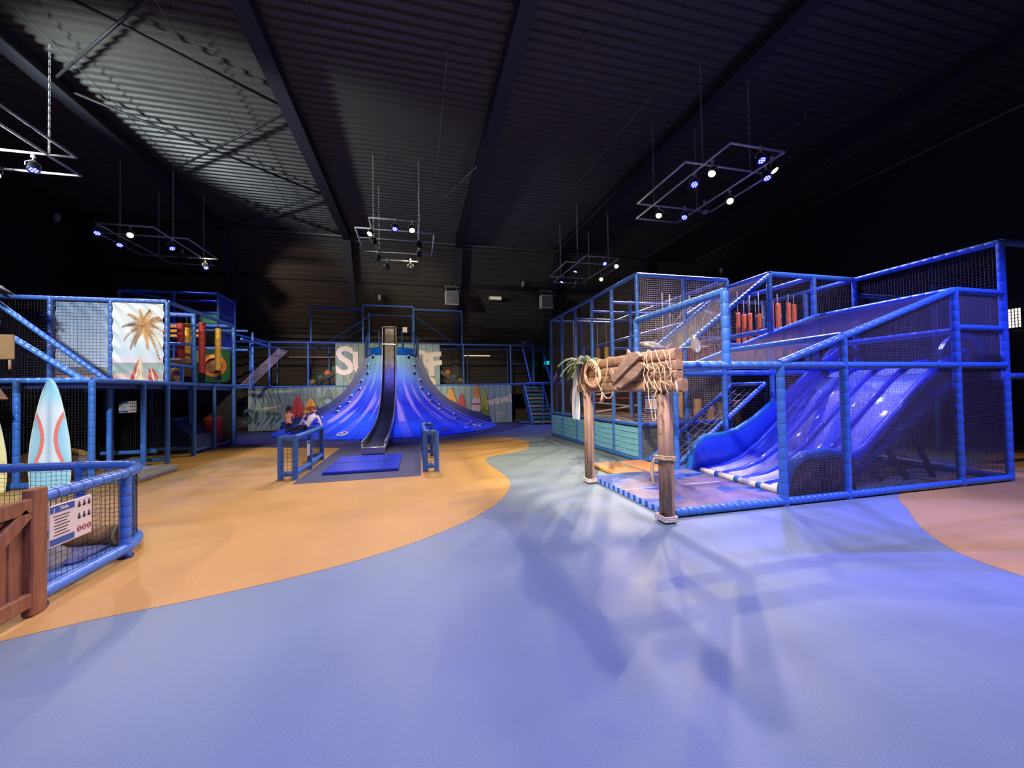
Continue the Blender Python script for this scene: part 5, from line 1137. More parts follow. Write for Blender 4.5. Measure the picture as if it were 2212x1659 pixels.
# ================================================================== LEFT PLAY FRAME
lf = thing('left_play_frame', 'two level blue padded tube play frame with beach banners on the left', 'play structure', (-8, 11.5, 0))
LX = -5.92; DZ = 1.95; LT = 3.95
def lp(x, y, z0, z1, p=.15, r=.052, n=10): rail('post', (x, y, z0), (x, y, z1), lf, r, p, n)
def lr(a, b, p=.15, r=.052, n=10): rail('rail', a, b, lf, r, p, n)
FR = 8.9
for x in (LX, -7.02, -8.18, -9.34): lp(x, FR, 0, DZ)
lr((LX, FR, DZ), (-10.4, FR, DZ)); lr((LX-.6, FR-.05, .06), (-10.4, FR-.05, .06)); lr((LX, FR, DZ), (LX, 14.65, DZ), .2); 
for y in (10.3, 11.15, 12.3, 14.65): lp(LX, y, 0, LT if y > 11 else DZ, .2)
for y in (13.4,): lp(LX, y, 0, DZ, .3, .045)
for x in (-7.05, -8.2, -9.36): lp(x, 11.15, 0, LT)
for x in (-6.35, -7.4): lp(x, 10.0, 0, DZ, .3, .045)
for x, y in ((-7.05, 12.3), (-7.05, 14.65), (-6.6, 13.5), (-8.2, 12.3), (-8.2, 14.65), (-9.4, 14.65)): lp(x, y, 0, LT if x < -7 else DZ, .4, .045, 8)
lr((LX, 11.15, LT), (-10.6, 11.15, LT)); lr((LX, 11.15, LT), (LX, 14.65, LT), .3); lr((LX, 14.65, LT), (-9.4, 14.65, LT), .4); lr((-7.05, 12.3, LT-.1), (LX, 12.3, LT-.1), .4); lr((-7.05, 14.65, 3.2), (LX, 14.65, 3.2), .4); lr((-10, 13.3, LT-.05), (-7.05, 12.3, LT-.05), .4)
lr((LX, 12.3, 3.05), (-7.05, 12.3, 3.05), .3, .045); lr((LX, 11.15, 2.42), (LX, 12.3, 2.42), .3, .045); lp(LX, 11.75, DZ, 2.42, .3, .045)
obj('deck', MB().box((-8.0, 11.8, 1.87), (4.1, 5.7, .12)), vinyl_dark, lf)
# sloping stair rails above the deck
lr((-6.50, 10.2, DZ+.03), (-8.75, 10.2, 3.95), .12); lr((-6.18, 9.05, DZ+.03), (-7.2, 9.05, 2.75), .12); lr((-7.3, 8.9, 3.0), (-9.2, 8.9, 4.35), .12)
# nets of the left frame
def lnet(p, s=.05, wd=.004, du=(1, 0, 0), m=net_black): net(p, s, wd, du, 'net_panel', m, lf)
lnet([(-8.2, 10.95, DZ), (-7.05, 10.95, DZ), (-7.05, 10.95, LT), (-8.2, 10.95, LT)], .075, .007)
lnet([(-9.36, 11.15, DZ), (-8.2, 11.15, DZ), (-8.2, 11.15, LT), (-9.36, 11.15, LT)], .06)
lnet([(-10.4, FR, .06), (LX, FR, .06), (LX, FR, DZ), (-10.4, FR, DZ)], .05, .004)
lnet([(LX, 11.15, .1), (-9.4, 11.15, .1), (-9.4, 11.15, DZ), (LX, 11.15, DZ)], .05, .004); lnet([(LX, 14.65, .1), (-9.4, 14.65, .1), (-9.4, 14.65, DZ), (LX, 14.65, DZ)], .06, .004)
lnet([(LX, 12.3, DZ), (LX, 14.65, DZ), (LX, 14.65, LT), (LX, 12.3, LT)], .06, .003, (0, 1, 0)); lnet([(-6.5, 10.2, DZ), (-8.75, 10.2, DZ), (-8.75, 10.2, 3.95)], .05, .003)
obj('dark_backdrop', MB().box((-8.0, 14.8, .95), (4.2, .03, 1.9)).box((-9.6, 12.2, .95), (.03, 5.2, 1.9)), dark_void, lf)  # dark sheets added to stand in for the shade under the frame
for a, b in (((LX, 11.15, .1), (LX-1.2, 11.15, .1)), ((LX-1.1, 12.3, .22), (LX-.0, 12.3, .22)), ((LX-.1, 12.3, .12), (LX-.1, 14.6, .12)), ((LX-1.15, 10.9, .34), (LX-.1, 10.9, .34))): lr(a, b, .15, .045)
# soft blocks inside, seen through the net
t = thing('soft_wedge', 'dark blue soft wedge in the shade under the left frame', 'soft block', (-6.9, 13.2, 0)); obj('wedge', MB().prism([(-7.6, 0), (-6.1, 0), (-6.3, .5), (-6.7, .95), (-7.2, .95)], (0, 12.9, 0), (1, 0, 0), (0, 0, 1), (0, 1, 0), 1.2), vinyl_dark, t); obj('top_pad', MB().rbox((-6.95, 13.5, .98), (.56, 1.1, .06), .02), vinyl, t)
t = thing('soft_block', 'dull red soft block under the rear of the left frame', 'soft block', (-6.5, 14.3, 0)); obj('block', MB().rbox((-6.35, 14.3, .5), (.3, .5, 1.0), .05), foam_red, t); obj('band', MB().rbox((-6.35, 14.3, .9), (.31, .51, .06), .01), foam_brown, t)
t = thing('soft_boulder', 'grey brown soft boulder behind the surfboard', 'soft block', (-7.1, 9.8, 0)); obj('rock', MB().ell((-7.2, 9.9, .3), (.6, .5, .32), 14, 8), foam_brown, t); obj('rock_top', MB().ell((-6.75, 9.7, .22), (.38, .36, .24), 12, 8), mat('rock_grey', srgb(120, 104, 104), .7), t)
t = thing('step_slab', 'pale grey padded step on the yellow floor before the left frame', 'step', (-5.6, 9.4, 0)); obj('slab', MB().rbox((-5.55, 9.35, .075), (.92, 1.2, .14), .015), mat_grey, t); obj('seam', MB().box((-5.55, 9.35, .147), (.9, .012, .004)), print_dark, t)
obj('skirt', MB().box((-5.085, 9.35, .05), (.006, 1.18, .02)), vinyl, t)
t, q, T = notice((-6.16, 10.22, 1.41), (1, 0, .04), (0, 0, 1), .32, .25, 'white notice board on the netting under the left frame')
# banners
BW, BH = 120, 176
def seg(img, p, q, w0, w1, col):
    p, q = np.array(p, float), np.array(q, float); d = q-p; L = np.hypot(*d)+1e-9
    yy, xx = np.mgrid[0:img.shape[0], 0:img.shape[1]]; ux = (xx+.5)/img.shape[1]; uy = 1-(yy+.5)/img.shape[0]; asp = 1.55
    dx, dy = ux-p[0], (uy-p[1])*asp; ddx, ddy = d[0], d[1]*asp; LL = ddx*ddx+ddy*ddy; t = np.clip((dx*ddx+dy*ddy)/LL, 0, 1)
    dist = np.hypot(dx-t*ddx, dy-t*ddy); m_ = dist < (w0+(w1-w0)*t); img[m_] = col
def beach(u, v, n): 
    sky = lin(176, 204, 222)*(1-v)+lin(196, 216, 226)*v
    if v < .10: return lin(196, 172, 170)
    if v < .24: return ncol(lin(120, 150, 150), lin(150, 172, 176), n)
    if v < .34: return ncol(lin(214, 206, 214), sky, (v-.24)/.1)
    return ncol(sky, lin(214, 226, 232), max(0, n-.5)*.8)
img = np.zeros((BH, BW, 3))
for j in range(BH):
    for i in range(BW):
        u, v = (i+.5)/BW, 1-(j+.5)/BH; img[j, i] = beach(u, v, .5+.5*noise.noise(Vector((u*4, v*5, 2))))
rng = random.Random(3); crown = (.60, .71)
trunk = []
for a, L, dr in ((158, .40, .10), (132, .42, .06), (100, .34, .02), (72, .36, .03), (44, .42, .08), (18, .40, .14), (-12, .36, .2), (-44, .44, .18), (178, .34, .16), (205, .26, .18), (228, .24, .1), (-70, .26, .1), (62, .3, .0), (30, .5, .08)):
    a = radians(a); prev = crown; c0 = [lin(98, 66, 36), lin(150, 108, 56), lin(190, 148, 84)][rng.randrange(3)]
    for k in range(1, 15):
        s = k/14; p = (crown[0]+cos(a)*L*s, crown[1]+(sin(a)*L*s-dr*s*s*1.6)/1.45)
        seg(img, prev, p, .016*(1.1-s), .012*(1.1-s), c0*.8)
        for sd in (-1, 1):
            aa = a+sd*(.9-.3*s); l = .105*(1-s*.55); q = (p[0]+cos(aa)*l, p[1]+(sin(aa)*l-.02-dr*s*.05)/1.45)
            seg(img, p, q, .012, .003, c0*rng.uniform(.6, 1.25))
        prev = p
for cx, hgt, w_, c_, lean in ((.44, .29, .22, lin(166, 66, 54), .14), (.55, .34, .15, lin(186, 182, 140), -.03), (.82, .19, .24, lin(172, 74, 62), -.14), (.93, .24, .07, lin(150, 176, 176), 0)):
    for j in range(BH):
        v = 1-(j+.5)/BH
        if v < hgt:
            t_ = v/hgt; hwid = w_/2*(1-t_)**.6; ctr = cx+lean*(t_)*.6
            for i in range(BW):
                u = (i+.5)/BW
                if abs(u-ctr) < hwid: img[j, i] = c_ if abs(u-ctr) > .012 or w_ < .12 else lin(226, 210, 196)
ban = vcol_mat('banner_print', .5)
def banner(x0, x1, z0, z1, y, im, label, wr, lace=True):
    t = thing('beach_banner', label, 'banner', ((x0+x1)/2, y, z0)); h, w_ = im.shape[:2]; P = []
    for j in range(h):
        v = 1-j/(h-1); row = []
        for i in range(w_):
            u = i/(w_-1); e = min(u, 1-u, v, 1-v); f_ = max(0, 1-e*5)
            row.append((x0+(x1-x0)*u+.004*f_*sin(v*50)*(1 if u < .5 else -1)*(1 if min(u, 1-u) < .06 else 0), y-.012+wr*noise.noise(Vector((u*5+v*4, v*3-u*3, 3)))+wr*.8*f_*sin((u*1.3+v*2.2)*16), z0+(z1-z0)*v))
        P.append(row)
    painted_grid('printed_sheet', P, im, ban, t)
    obj('hem', MB().tube([(x0, y, z1), (x1, y, z1)], .012, 6).tube([(x0, y, z0), (x1, y, z0)], .012, 6), white_board, t)
    mb = MB()
    for k in range(9):
        z = z0+(z1-z0)*(k+.5)/9
        for xx, s in ((x0, -1), (x1, 1)): mb.tube([(xx, y, z), (xx+s*.06, y, z+.03)], .006, 4)
    obj('lacing', mb, rope_white, t)
    return t
banner(-7.0, -5.98, DZ+.06, LT-.07, 11.12, img, 'white beach banner printed with a brown palm and red surfboards', .022)
img2 = np.zeros((90, 70, 3))
for j in range(90):
    for i in range(70):
        u, v = i/70, 1-j/90; n_ = .5+.5*noise.noise(Vector((u*3, v*7, 5)))
        img2[j, i] = ncol(lin(96, 136, 178), lin(176, 196, 222), max(0, min(1, (.9-v)*.9+.2*n_))) if v > .19 else (lin(108, 116, 120) if v > .09 else lin(170, 140, 130))
banner(-8.13, -7.1, DZ+.06, LT-.07, 11.2, img2, 'blue sky and sea banner behind black netting left of the palm banner', .01)
# hanging bags on the open right side
for i, (x, y, zt, zb, m_, nm) in enumerate(((-6.35, 12.55, 3.66, 2.5, foam_red, 'dark red'), (-6.46, 13.05, 3.62, 2.4, foam_red, 'shaded red'), (-6.4, 12.95, 3.72, 2.2, foam_yellow, 'yellow'), (-6.52, 13.4, 3.6, 2.2, foam_yellow, 'slim yellow'), (-6.24, 13.4, 3.84, 2.32, foam_red, 'longest red'), (-6.04, 13.9, 3.74, 2.42, foam_yellow, 'rightmost yellow'))):
    t = thing('hanging_bag', '%s foam bag hanging from the top rail of the left frame beside the banner' % nm, 'punch bag', (x, y, zb), 'foam bags in the left frame')
    obj('bag', pad((x, y, zb), (x, y, zt), .085 if 'slim' not in nm else .045, .2, 12, False), [m_, net_black], t)
    obj('strap', MB().tube([(x, y, zt), (x, y, LT+.02)], .012, 6), black_metal, t)
for i, (x, y, m_, nm) in enumerate(((-8.75, 12.6, foam_yellow, 'pale yellow'), (-8.45, 12.5, foam_red, 'crimson'), (-9.25, 12.7, foam_red, 'outer crimson'), (-8.35, 12.9, vinyl, 'blue'))):
    t = thing('hanging_bag', '%s foam bag behind the sloping rails at the left edge' % nm, 'punch bag', (x, y, 2.1), 'foam bags behind the sloping rails'); obj('bag', pad((x, y, 2.2), (x, y, 3.5), .09, .2, 12, False), [m_, net_black], t); obj('strap', MB().tube([(x, y, 3.5), (x, y, 3.92)], .012, 6), rope_white, t)
for i in range(3):
    t = thing('hanging_rope', 'pale knotted rope between the bags at the left edge, %s from the right' % ORD[i], 'rope', (-8.0-.33*i, 12.5, 2.4), 'knotted ropes at the left edge'); obj('cord', MB().tube([(-8.0-.33*i, 12.5, 3.92), (-8.0-.33*i+.05, 12.5, 2.5)], .02, 6), rope_white, t)
# green panel with crawl hole
gp = thing('crawl_panel', 'green panel with a round orange crawl hole at the back of the left frame', 'panel', (-6.35, 14.55, 2.05))
gx0, gx1, gz0, gz1, gcx, gcz, gr = -7.0, -5.98, 2.08, 3.15, -6.42, 2.62, .36
mb = MB(); N = 32
def sq(a):
    c, s = cos(a), sin(a); tx = ((gx1-gcx)/c if c > 1e-6 else (gx0-gcx)/c if c < -1e-6 else 9e9); tz = ((gz1-gcz)/s if s > 1e-6 else (gz0-gcz)/s if s < -1e-6 else 9e9); t_ = min(tx, tz); return (gcx+c*t_, gcz+s*t_)
A_ = [2*pi*i/N for i in range(N)]+[]
for y in (14.52, 14.56): 
    vs = [(gcx+gr*.72*cos(a), y, gcz+gr*.72*sin(a)) for a in A_]+[(sq(a)[0], y, sq(a)[1]) for a in A_]; mb.add(vs, [(i, (i+1) % N, N+(i+1) % N, N+i) for i in range(N)])
obj('panel_board', mb, green_panel, gp); 
obj('orange_ring', MB().add([(gcx+gr*k*cos(a), 14.51, gcz+gr*k*sin(a)) for k in (.70, 1.0) for a in A_], [(i, (i+1) % N, N+(i+1) % N, N+i) for i in range(N)]), orange_paint, gp)
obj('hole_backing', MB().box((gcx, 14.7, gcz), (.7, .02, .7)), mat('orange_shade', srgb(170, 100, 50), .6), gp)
for dx, dz, rx, rz in ((-.12, .02, .1, .2), (.12, .0, .06, .07), (-.14, -.26, .16, .07), (.2, -.22, .1, .07)): obj('printed_patch', MB().ell((gcx+dx, 14.68, gcz+dz), (rx, .01, rz), 12, 8), foam_brown if dz > -.1 else black_metal, gp)
t = thing('wicker_barrel', 'tan woven drum lying on the deck of the left frame', 'drum', (-6.4, 11.9, DZ)); obj('drum', MB().cyl((-6.9, 11.95, 2.18), (-6.1, 11.95, 2.18), .2, n=16), foam_brown, t); obj('band', MB().cyl((-6.2, 11.95, 2.18), (-6.14, 11.95, 2.18), .205, n=16), foam_yellow, t)
t = thing('soft_block', 'tan rounded soft block on the shelf of the left frame', 'soft block', (-6.35, 12.4, 2.45)); obj('block', MB().rbox((-6.3, 12.45, 2.58), (.5, .3, .2), .06), foam_brown, t); obj('base', MB().box((-6.3, 12.45, 2.46), (.6, .34, .04)), vinyl, t)
for k in range(3):
    t = thing('orange_beam', 'glowing orange padded beam %s in the rear of the left frame' % ('top middle lower'.split()[k]), 'padded beam', (-7.2, 14.2, 3.5+.16*k)); obj('beam', pad((-8.0, 14.2, 3.52+.15*k), (-6.55-.12*k, 14.2, 3.55+.15*k), .05, .25, 10, False), [mat_yellow, net_black], t); obj('end_cap', MB().ell((-6.55-.12*k, 14.2, 3.55+.15*k), (.03, .05, .05), 10, 6), foam_brown, t)
# thatched hut fragments and cork board at the left edge
t = thing('thatched_parasol', 'grey thatched parasol tip above the top rail at the left edge', 'parasol', (-8.1, 10.0, DZ)); mb = MB()
PX = -8.7
thatch = mat('thatch', srgb(130, 116, 100), .9, bump=.8, bscale=60)
for k in range(26):
    a = 2*pi*k/26; mb.add([(PX+.02*cos(a), 10.0+.02*sin(a), 4.2), (PX+.6*cos(a-.13)*(.9+.1*(k%3)), 10.0+.6*sin(a-.13), 3.88-.05*(k % 3)), (PX+.6*cos(a+.13)*(.85+.15*(k%2)), 10.0+.6*sin(a+.13), 3.88-.05*(k % 2)), (PX+.45*cos(a), 10.0+.45*sin(a), 3.97)], [(0, 1, 2), (0, 2, 3), (0, 3, 1)])
obj('thatch', mb, thatch, t); obj('pole', MB().cyl((PX, 10.0, DZ), (PX, 10.0, 4.1), .03), foam_brown, t)
t = thing('hut_sign', 'tan board hanging on two legs at the left edge above the deck', 'sign', (-6.6, 7.9, 2.2)); obj('board', MB().rbox((-6.62, 7.95, 2.46), (.62, .04, .40), .01), mat('cork', srgb(160, 122, 84), .8, nscale=40, namt=.15), t); obj('leg', MB().cyl((-6.38, 7.97, 2.3), (-6.38, 7.97, 2.1), .018), wood_brown_v, t); obj('leg', MB().cyl((-6.88, 7.97, 2.3), (-6.88, 7.97, 0), .02), wood_brown_v, t)
t = thing('hut_roof', 'dark brown hut roof corner at the left edge below the rail', 'roof', (-6.7, 7.9, 1.6)); obj('roof_board', MB().prism([(-7.1, 1.93), (-6.82, 1.93), (-6.64, 1.62), (-7.25, 1.62)], (0, 7.98, 0), (1, 0, 0), (0, 0, 1), (0, 1, 0), .3), wood_gate, t); obj('roof_post', MB().cyl((-7.05, 8.1, 0), (-7.05, 8.1, 1.65), .03), wood_brown_v, t)

# rear left tower
rt = thing('rear_tower', 'taller dark netted tower with blue lit corner behind the left frame', 'play structure', (-8.5, 16.6, 0))
def rp_(x, y, z0, z1): rail('post', (x, y, z0), (x, y, z1), rt, .045, .4, 8)
def rr_(a, b): rail('rail', a, b, rt, .045, .4, 8)
for x, y in ((-6.95, 16), (-8.3, 16), (-9.9, 16), (-6.95, 17.3), (-9.9, 17.3)): rp_(x, y, 0, 5.32)
for z in (4.62, 5.32): rr_((-9.9, 16, z), (-6.95, 16, z)); rr_((-6.95, 16, z), (-6.95, 17.3, z)); rr_((-9.9, 17.3, z), (-6.95, 17.3, z))
for z in (2.0, 3.3, 4.0): rr_((-9.9, 16, z), (-6.0, 16, z))
rr_((-9.9, 16, 5.32), (-8.9, 17.3, 5.32)); rr_((-6.95, 16, 4.0), (-6.4, 19.4, 4.0)); rp_(-6.4, 19.3, 2, 4.0); rp_(-6.0, 16.4, 2.0, 4.0)
obj('side_panel', MB().box((-6.97, 16.65, 4.2), (.03, 1.2, 2.1)), mat('blue_lit_panel', srgb(50, 70, 190), .4, nscale=3, namt=.3), rt); obj('green_board', MB().box((-7.25, 16.02, 4.42), (.5, .03, .34)), green_bright, rt); obj('floor_board', MB().box((-8.4, 16.65, 4.0), (2.9, 1.3, .08)), dark_void, rt)  # blue light falling on this side is put into the panel colour
net([(-9.9, 16, 4.62), (-6.95, 16, 4.62), (-6.95, 16, 5.32), (-9.9, 16, 5.32)], .06, .003, (1, 0, 0), 'net_panel', net_black, rt)
for a, b in (((-5.9, 15.2, 3.6), (-5.75, 18.2, 3.6)),): rr_(a, b)
mb = MB()
for i in range(13):
    t_ = i/12; mb.strand((-6.1+.75*t_, 15.6+1.6*t_, 2.0+1.5*t_), (-6.1+.75*t_, 16.6+1.6*t_, 2.0+1.5*t_), .02); 
for i in range(7): mb.strand((-6.1, 15.6+i/6, 2.0), (-5.35, 17.2+i/6, 3.5), .02)
x = obj('climbing_net', mb, net_grey, rt); x['kind'] = 'stuff'

# ================================================================== NEAR LEFT PEN AND GATE
pn = thing('netted_pen', 'curved blue padded railing pen with black netting in the left foreground', 'fence', (-3.0, 4.6, 0))
path = smooth_loop([(-2.85, 3.78, 0), (-2.85, 4.2, 0), (-2.85, 4.62, 0), (-2.88, 4.85, 0), (-3.0, 5.12, 0), (-3.25, 5.32, 0), (-3.6, 5.42, 0), (-4.2, 5.5, 0), (-5.0, 5.58, 0), (-6.2, 5.62, 0)], 6, False)
def padpath(z, r, pitch):
    out = []; acc = 0
    P_ = [Vector((p.x, p.y, z)) for p in path]; dense = [P_[0]]
    for a, b in zip(P_, P_[1:]):
        k = max(1, int((b-a).length/.02)); dense += [a.lerp(b, (i+1)/k) for i in range(k)]
    rad = []; s = 0
    for i, p in enumerate(dense):
        if i: s += (p-dense[i-1]).length
        ph = (s/pitch) % 1; rad.append(r*(1-.10*max(0, 1-min(ph, 1-ph)/.12)))
    return MB().tube(dense, r, 12, radii=rad)
obj('top_rail', padpath(.845, .048, .13), vinyl, pn); obj('bottom_rail', padpath(.10, .052, .13), vinyl, pn)
for x, y in ((-2.85, 3.78), (-2.86, 4.72), (-3.72, 5.44), (-5.4, 5.6)):
    rail('post', (x, y, 0), (x, y, .83), pn, .046, .11); obj('foot', MB().cyl((x, y, 0), (x, y, .03), .062, n=12), vinyl_dark, pn)
for a in (0, 1): rail('post', (-2.99-.07*a, 5.0+.1*a, .1), (-2.99-.07*a, 5.0+.1*a, .83), pn, .04, .11)
dense = []
for a, b in zip(path, path[1:]):
    k = max(1, int((b-a).length/.012)); dense += [a.lerp(b, i/k) for i in range(k)]
mb = MB(); step = 4; pts = dense[::step]
for p in pts: mb.strand((p.x, p.y, .12), (p.x, p.y, .83), .0042)
for k in range(1, 15): mb.tube([(p.x, p.y, .12+.71*k/15+.004*sin(i)) for i, p in enumerate(pts)], .0022, 3)
x = obj('net_panel', mb, net_black, pn); x['kind'] = 'stuff'
mb = MB()
for i, p in enumerate(dense[::9]): mb.tube([(p.x+.05*cos(a), p.y, .845+.05*sin(a)) for a in [2*pi*q/8 for q in range(8)]], .003, 3, closed=True)
x = obj('net_tie', mb, net_black, pn); x['kind'] = 'stuff'
t = thing('pen_mat', 'blue mat printed like rippled water inside the netted pen', 'mat', (-3.7, 4.6, 0)); P = []; Cc = []
for j in range(70):
    row = []; cr = []
    for i in range(70):
        y = 3.3+1.95*j/69; xr = -2.95 if y < 4.75 else -2.95-(max(0, y-4.75)/.5)**2*.55; x = -6.0+(xr+6.0)*i/69; 
        n_ = abs(noise.noise(Vector((x*3.2, y*3.2, 1)))); n2 = abs(noise.noise(Vector((x*6, y*6, 4)))); cr.append(lin(150, 190, 226) if n_ < .05 or n2 < .03 else lin(58, 110, 184) if n2 > .25 else lin(84, 138, 206)); row.append((x, y, .046))
    P.append(row); Cc.append(cr)
obj('pad', MB().box((-4.6, 4.15, .022), (3.2, 1.7, .044)), mat_blue, t); painted_grid('printed_top', P, Cc, vcol_mat('pen_mat_print', .25), t)
t = thing('soft_boulder', 'flat grey soft rock mound on the pen mat', 'soft block', (-3.5, 4.6, .05)); obj('rock', MB().ell((-3.62, 4.55, .06), (.42, .34, .2), 16, 8), mat('rock_soft', srgb(128, 122, 124), .6, nscale=7, namt=.35), t); obj('step', MB().rbox((-3.3, 4.72, .07), (.34, .4, .06), .03), mat('rock_step', srgb(110, 116, 156), .6), t)
t = thing('soft_log', 'short brown soft log lying in the pen', 'soft block', (-3.35, 4.95, .05)); mb = MB(); R = []
for s, r in ((0, .09), (.03, .10), (.2, .095), (.36, .105), (.42, .11), (.44, .085)): R.append([Vector((-3.5+s*.95, 4.96+s*.15, .16))+Vector((0, cos(a)*r, sin(a)*r)) for a in [2*pi*i/14 for i in range(14)]])
obj('log', mb.rings(R), mat('log_brown', srgb(140, 106, 54), .7, nscale=9, namt=.3), t); obj('rim', MB().tube([Vector((-3.09, 5.025, .16))+Vector((0, cos(a)*.105, sin(a)*.105)) for a in [2*pi*i/14 for i in range(14)]], .014, 5, closed=True), mat('log_rim', srgb(170, 160, 90), .7), t)
t = thing('soft_grass', 'dark green tuft beside the log in the pen', 'plant', (-3.62, 4.75, .05)); mb = MB()
for i in range(24): a = random.random()*6.28; r = .1*random.random(); mb.add([(-3.5+r*cos(a)-.008, 4.78+r*sin(a), .08), (-3.5+r*cos(a)+.008, 4.78+r*sin(a), .08), (-3.5+1.7*r*cos(a), 4.78+1.7*r*sin(a), .2+.08*random.random())], [(0, 1, 2), (2, 1, 0)])
x = obj('blades', mb, mat('tuft_green', srgb(70, 84, 60), .7), t); x['kind'] = 'stuff'; obj('base', MB().ell((-3.5, 4.78, .06), (.12, .1, .05), 10, 6), foam_brown, t)
t, q, T = notice((-2.795, 4.0, .60), (0, 1, 0), (0, 0, 1), .40, .33, 'white safety notice with blue header hung on the pen netting', 'safety_notice')
text_obj('Slide', .042, (-2.784, 3.92, .729), (0, 1, 0), (0, 0, 1), white_board, t, 'lettering', .001, .0005); text_obj('J', .042, (-2.784, 3.83, .727), (0, 1, 0), (0, 0, 1), white_board, t, 'lettering', .001, .0008)
t = thing('wooden_gate', 'reddish brown boarded gate with diagonal brace at the left edge', 'gate', (-2.8, 3.2, 0))
obj('gate_post', MB().rbox((-2.79, 3.68, .475), (.07, .13, .93), .01), wood_gate, t)
obj('stile', MB().rbox((-2.79, 2.75, .475), (.06, .12, .88), .01), wood_gate, t)
for z in (.82, .13): obj('gate_rail', MB().rbox((-2.785, 3.21, z), (.05, .84, .11), .008), wood_gate, t)
for k in range(7): obj('gate_board', MB().rbox((-2.815, 2.87+.115*k, .47), (.02, .108, .62), .006), wood_gate, t)
obj('gate_brace', MB().rbox((-2.78, 3.22, .475), (.04, .1, .98), .008, R=Matrix.Rotation(radians(-52), 3, 'X')), wood_gate, t)

# ================================================================== PEOPLE ON THE CONE'S EDGE
def body(name, joints, edges, mats_, parent, sub=2, root=0):
    me = bpy.data.meshes.new('tmp'); me.from_pydata([j[0] for j in joints], [e[:2] for e in edges], []); o = bpy.data.objects.new('tmp', me); COL.objects.link(o)
    sk = o.modifiers.new('s', 'SKIN'); sk.use_smooth_shade = True
    for i, j in enumerate(joints):
        v = me.skin_vertices[0].data[i]; v.radius = (j[1], j[2] if len(j) > 2 else j[1]); v.use_root = (i == root)
    ss = o.modifiers.new('u', 'SUBSURF'); ss.levels = sub; ss.render_levels = sub
    m2 = bpy.data.meshes.new_from_object(o.evaluated_get(bpy.context.evaluated_depsgraph_get())); bpy.data.objects.remove(o)
    m2.materials.clear(); ms = []
    for e in edges:
        if e[2] not in ms: ms.append(e[2])
    for m_ in ms: m2.materials.append(mats_[m_])
    for p in m2.polygons:
        c = p.center; best = None
        for e in edges:
            a, b = Vector(joints[e[0]][0]), Vector(joints[e[1]][0]); ab = b-a; t_ = max(0, min(1, (c-a).dot(ab)/max(1e-9, ab.length_squared))); d = (c-a-ab*t_).length/((joints[e[0]][1]+joints[e[1]][1])/2+.01)
            if best is None or d < best[0]: best = (d, e[2])
        p.material_index = ms.index(best[1]); p.use_smooth = True
    m2.name = name; r = bpy.data.objects.new(name, m2); COL.objects.link(r); r.parent = parent; r.matrix_parent_inverse = Matrix.Translation(parent.location).inverted(); return r
def head(parent, c, r, T, hair_m, style):
    c = Vector(c); mb = MB(); N = 18; R = []
    for s, a, b, off in ((-1.0, .12, .12, .10), (-.92, .42, .40, .12), (-.7, .62, .62, .10), (-.4, .76, .80, .05), (0, .84, .95, 0), (.4, .82, .98, -.05), (.72, .64, .78, -.06), (.93, .34, .42, -.05), (1.0, .08, .1, -.04)):
        R.append([c+T @ Vector((a*cos(q)*r, (off+b*sin(q))*r, s*r)) for q in [2*pi*k/N for k in range(N)]])
    obj('head', mb.rings(R), skin, parent)
    for s in (-1, 1): obj('eye', MB().ell(c+T @ Vector((s*.34*r, .86*r, .05*r)), (.10*r,)*3, 8, 6), print_dark, parent); obj('ear', MB().ell(c+T @ Vector((s*.86*r, 0, -.05*r)), (.10*r, .16*r, .22*r), 8, 6), skin, parent)
    obj('nose', MB().ell(c+T @ Vector((0, 1.0*r, -.18*r)), (.12*r, .16*r, .18*r), 8, 6), skin, parent); obj('mouth', MB().ell(c+T @ Vector((0, .80*r, -.52*r)), (.24*r, .06*r, .05*r), 8, 5), print_red, parent)
    mb = MB(); R = []
    for s, k in ((-1.15 if style == 'long' else -.35, .7), (-.6 if style == 'long' else -.15, .95), (.2, 1.06), (.6, .98), (.9, .62), (1.08, .1)):
        R.append([c+T @ Vector((k*.92*cos(q)*r, (-.16+k*.96*sin(q)*(.62 if sin(q) > 0 and s < .55 else 1))*r, s*r)) for q in [2*pi*i/N for i in range(N)]])
    mb.rings(R); 
    if style == 'curly':
        for i in range(40): a = i*2.4; z = -.3+1.3*(i/40); q = sqrt_(1-min(.98, (z-.2)**2)) ; mb.ell(c+T @ Vector((.88*q*cos(a)*r, (-.15+min(.35, .95*q*sin(a)))*r, z*r)), (.24*r,)*3, 7, 5)
    if style == 'bun': mb.ell(c+T @ Vector((0, -.95*r, .45*r)), (.36*r,)*3, 10, 8)
    obj('hair', mb, hair_m, parent)
def sqrt_(x): return math.sqrt(max(0, x))
cloth = dict(skin=skin, peach=mat('peach_shirt', srgb(238, 160, 120), .8), navy=mat('navy_trousers', srgb(38, 36, 56), .8), cream=mat('cream_jumper', srgb(214, 196, 200), .8), black=mat('black_trousers', srgb(26, 22, 32), .8), grey=mat('grey_shirt', srgb(176, 180, 200), .8), maroon=mat('maroon_trousers', srgb(110, 34, 48), .8), shoe=mat('dark_shoe', srgb(40, 30, 40), .6))
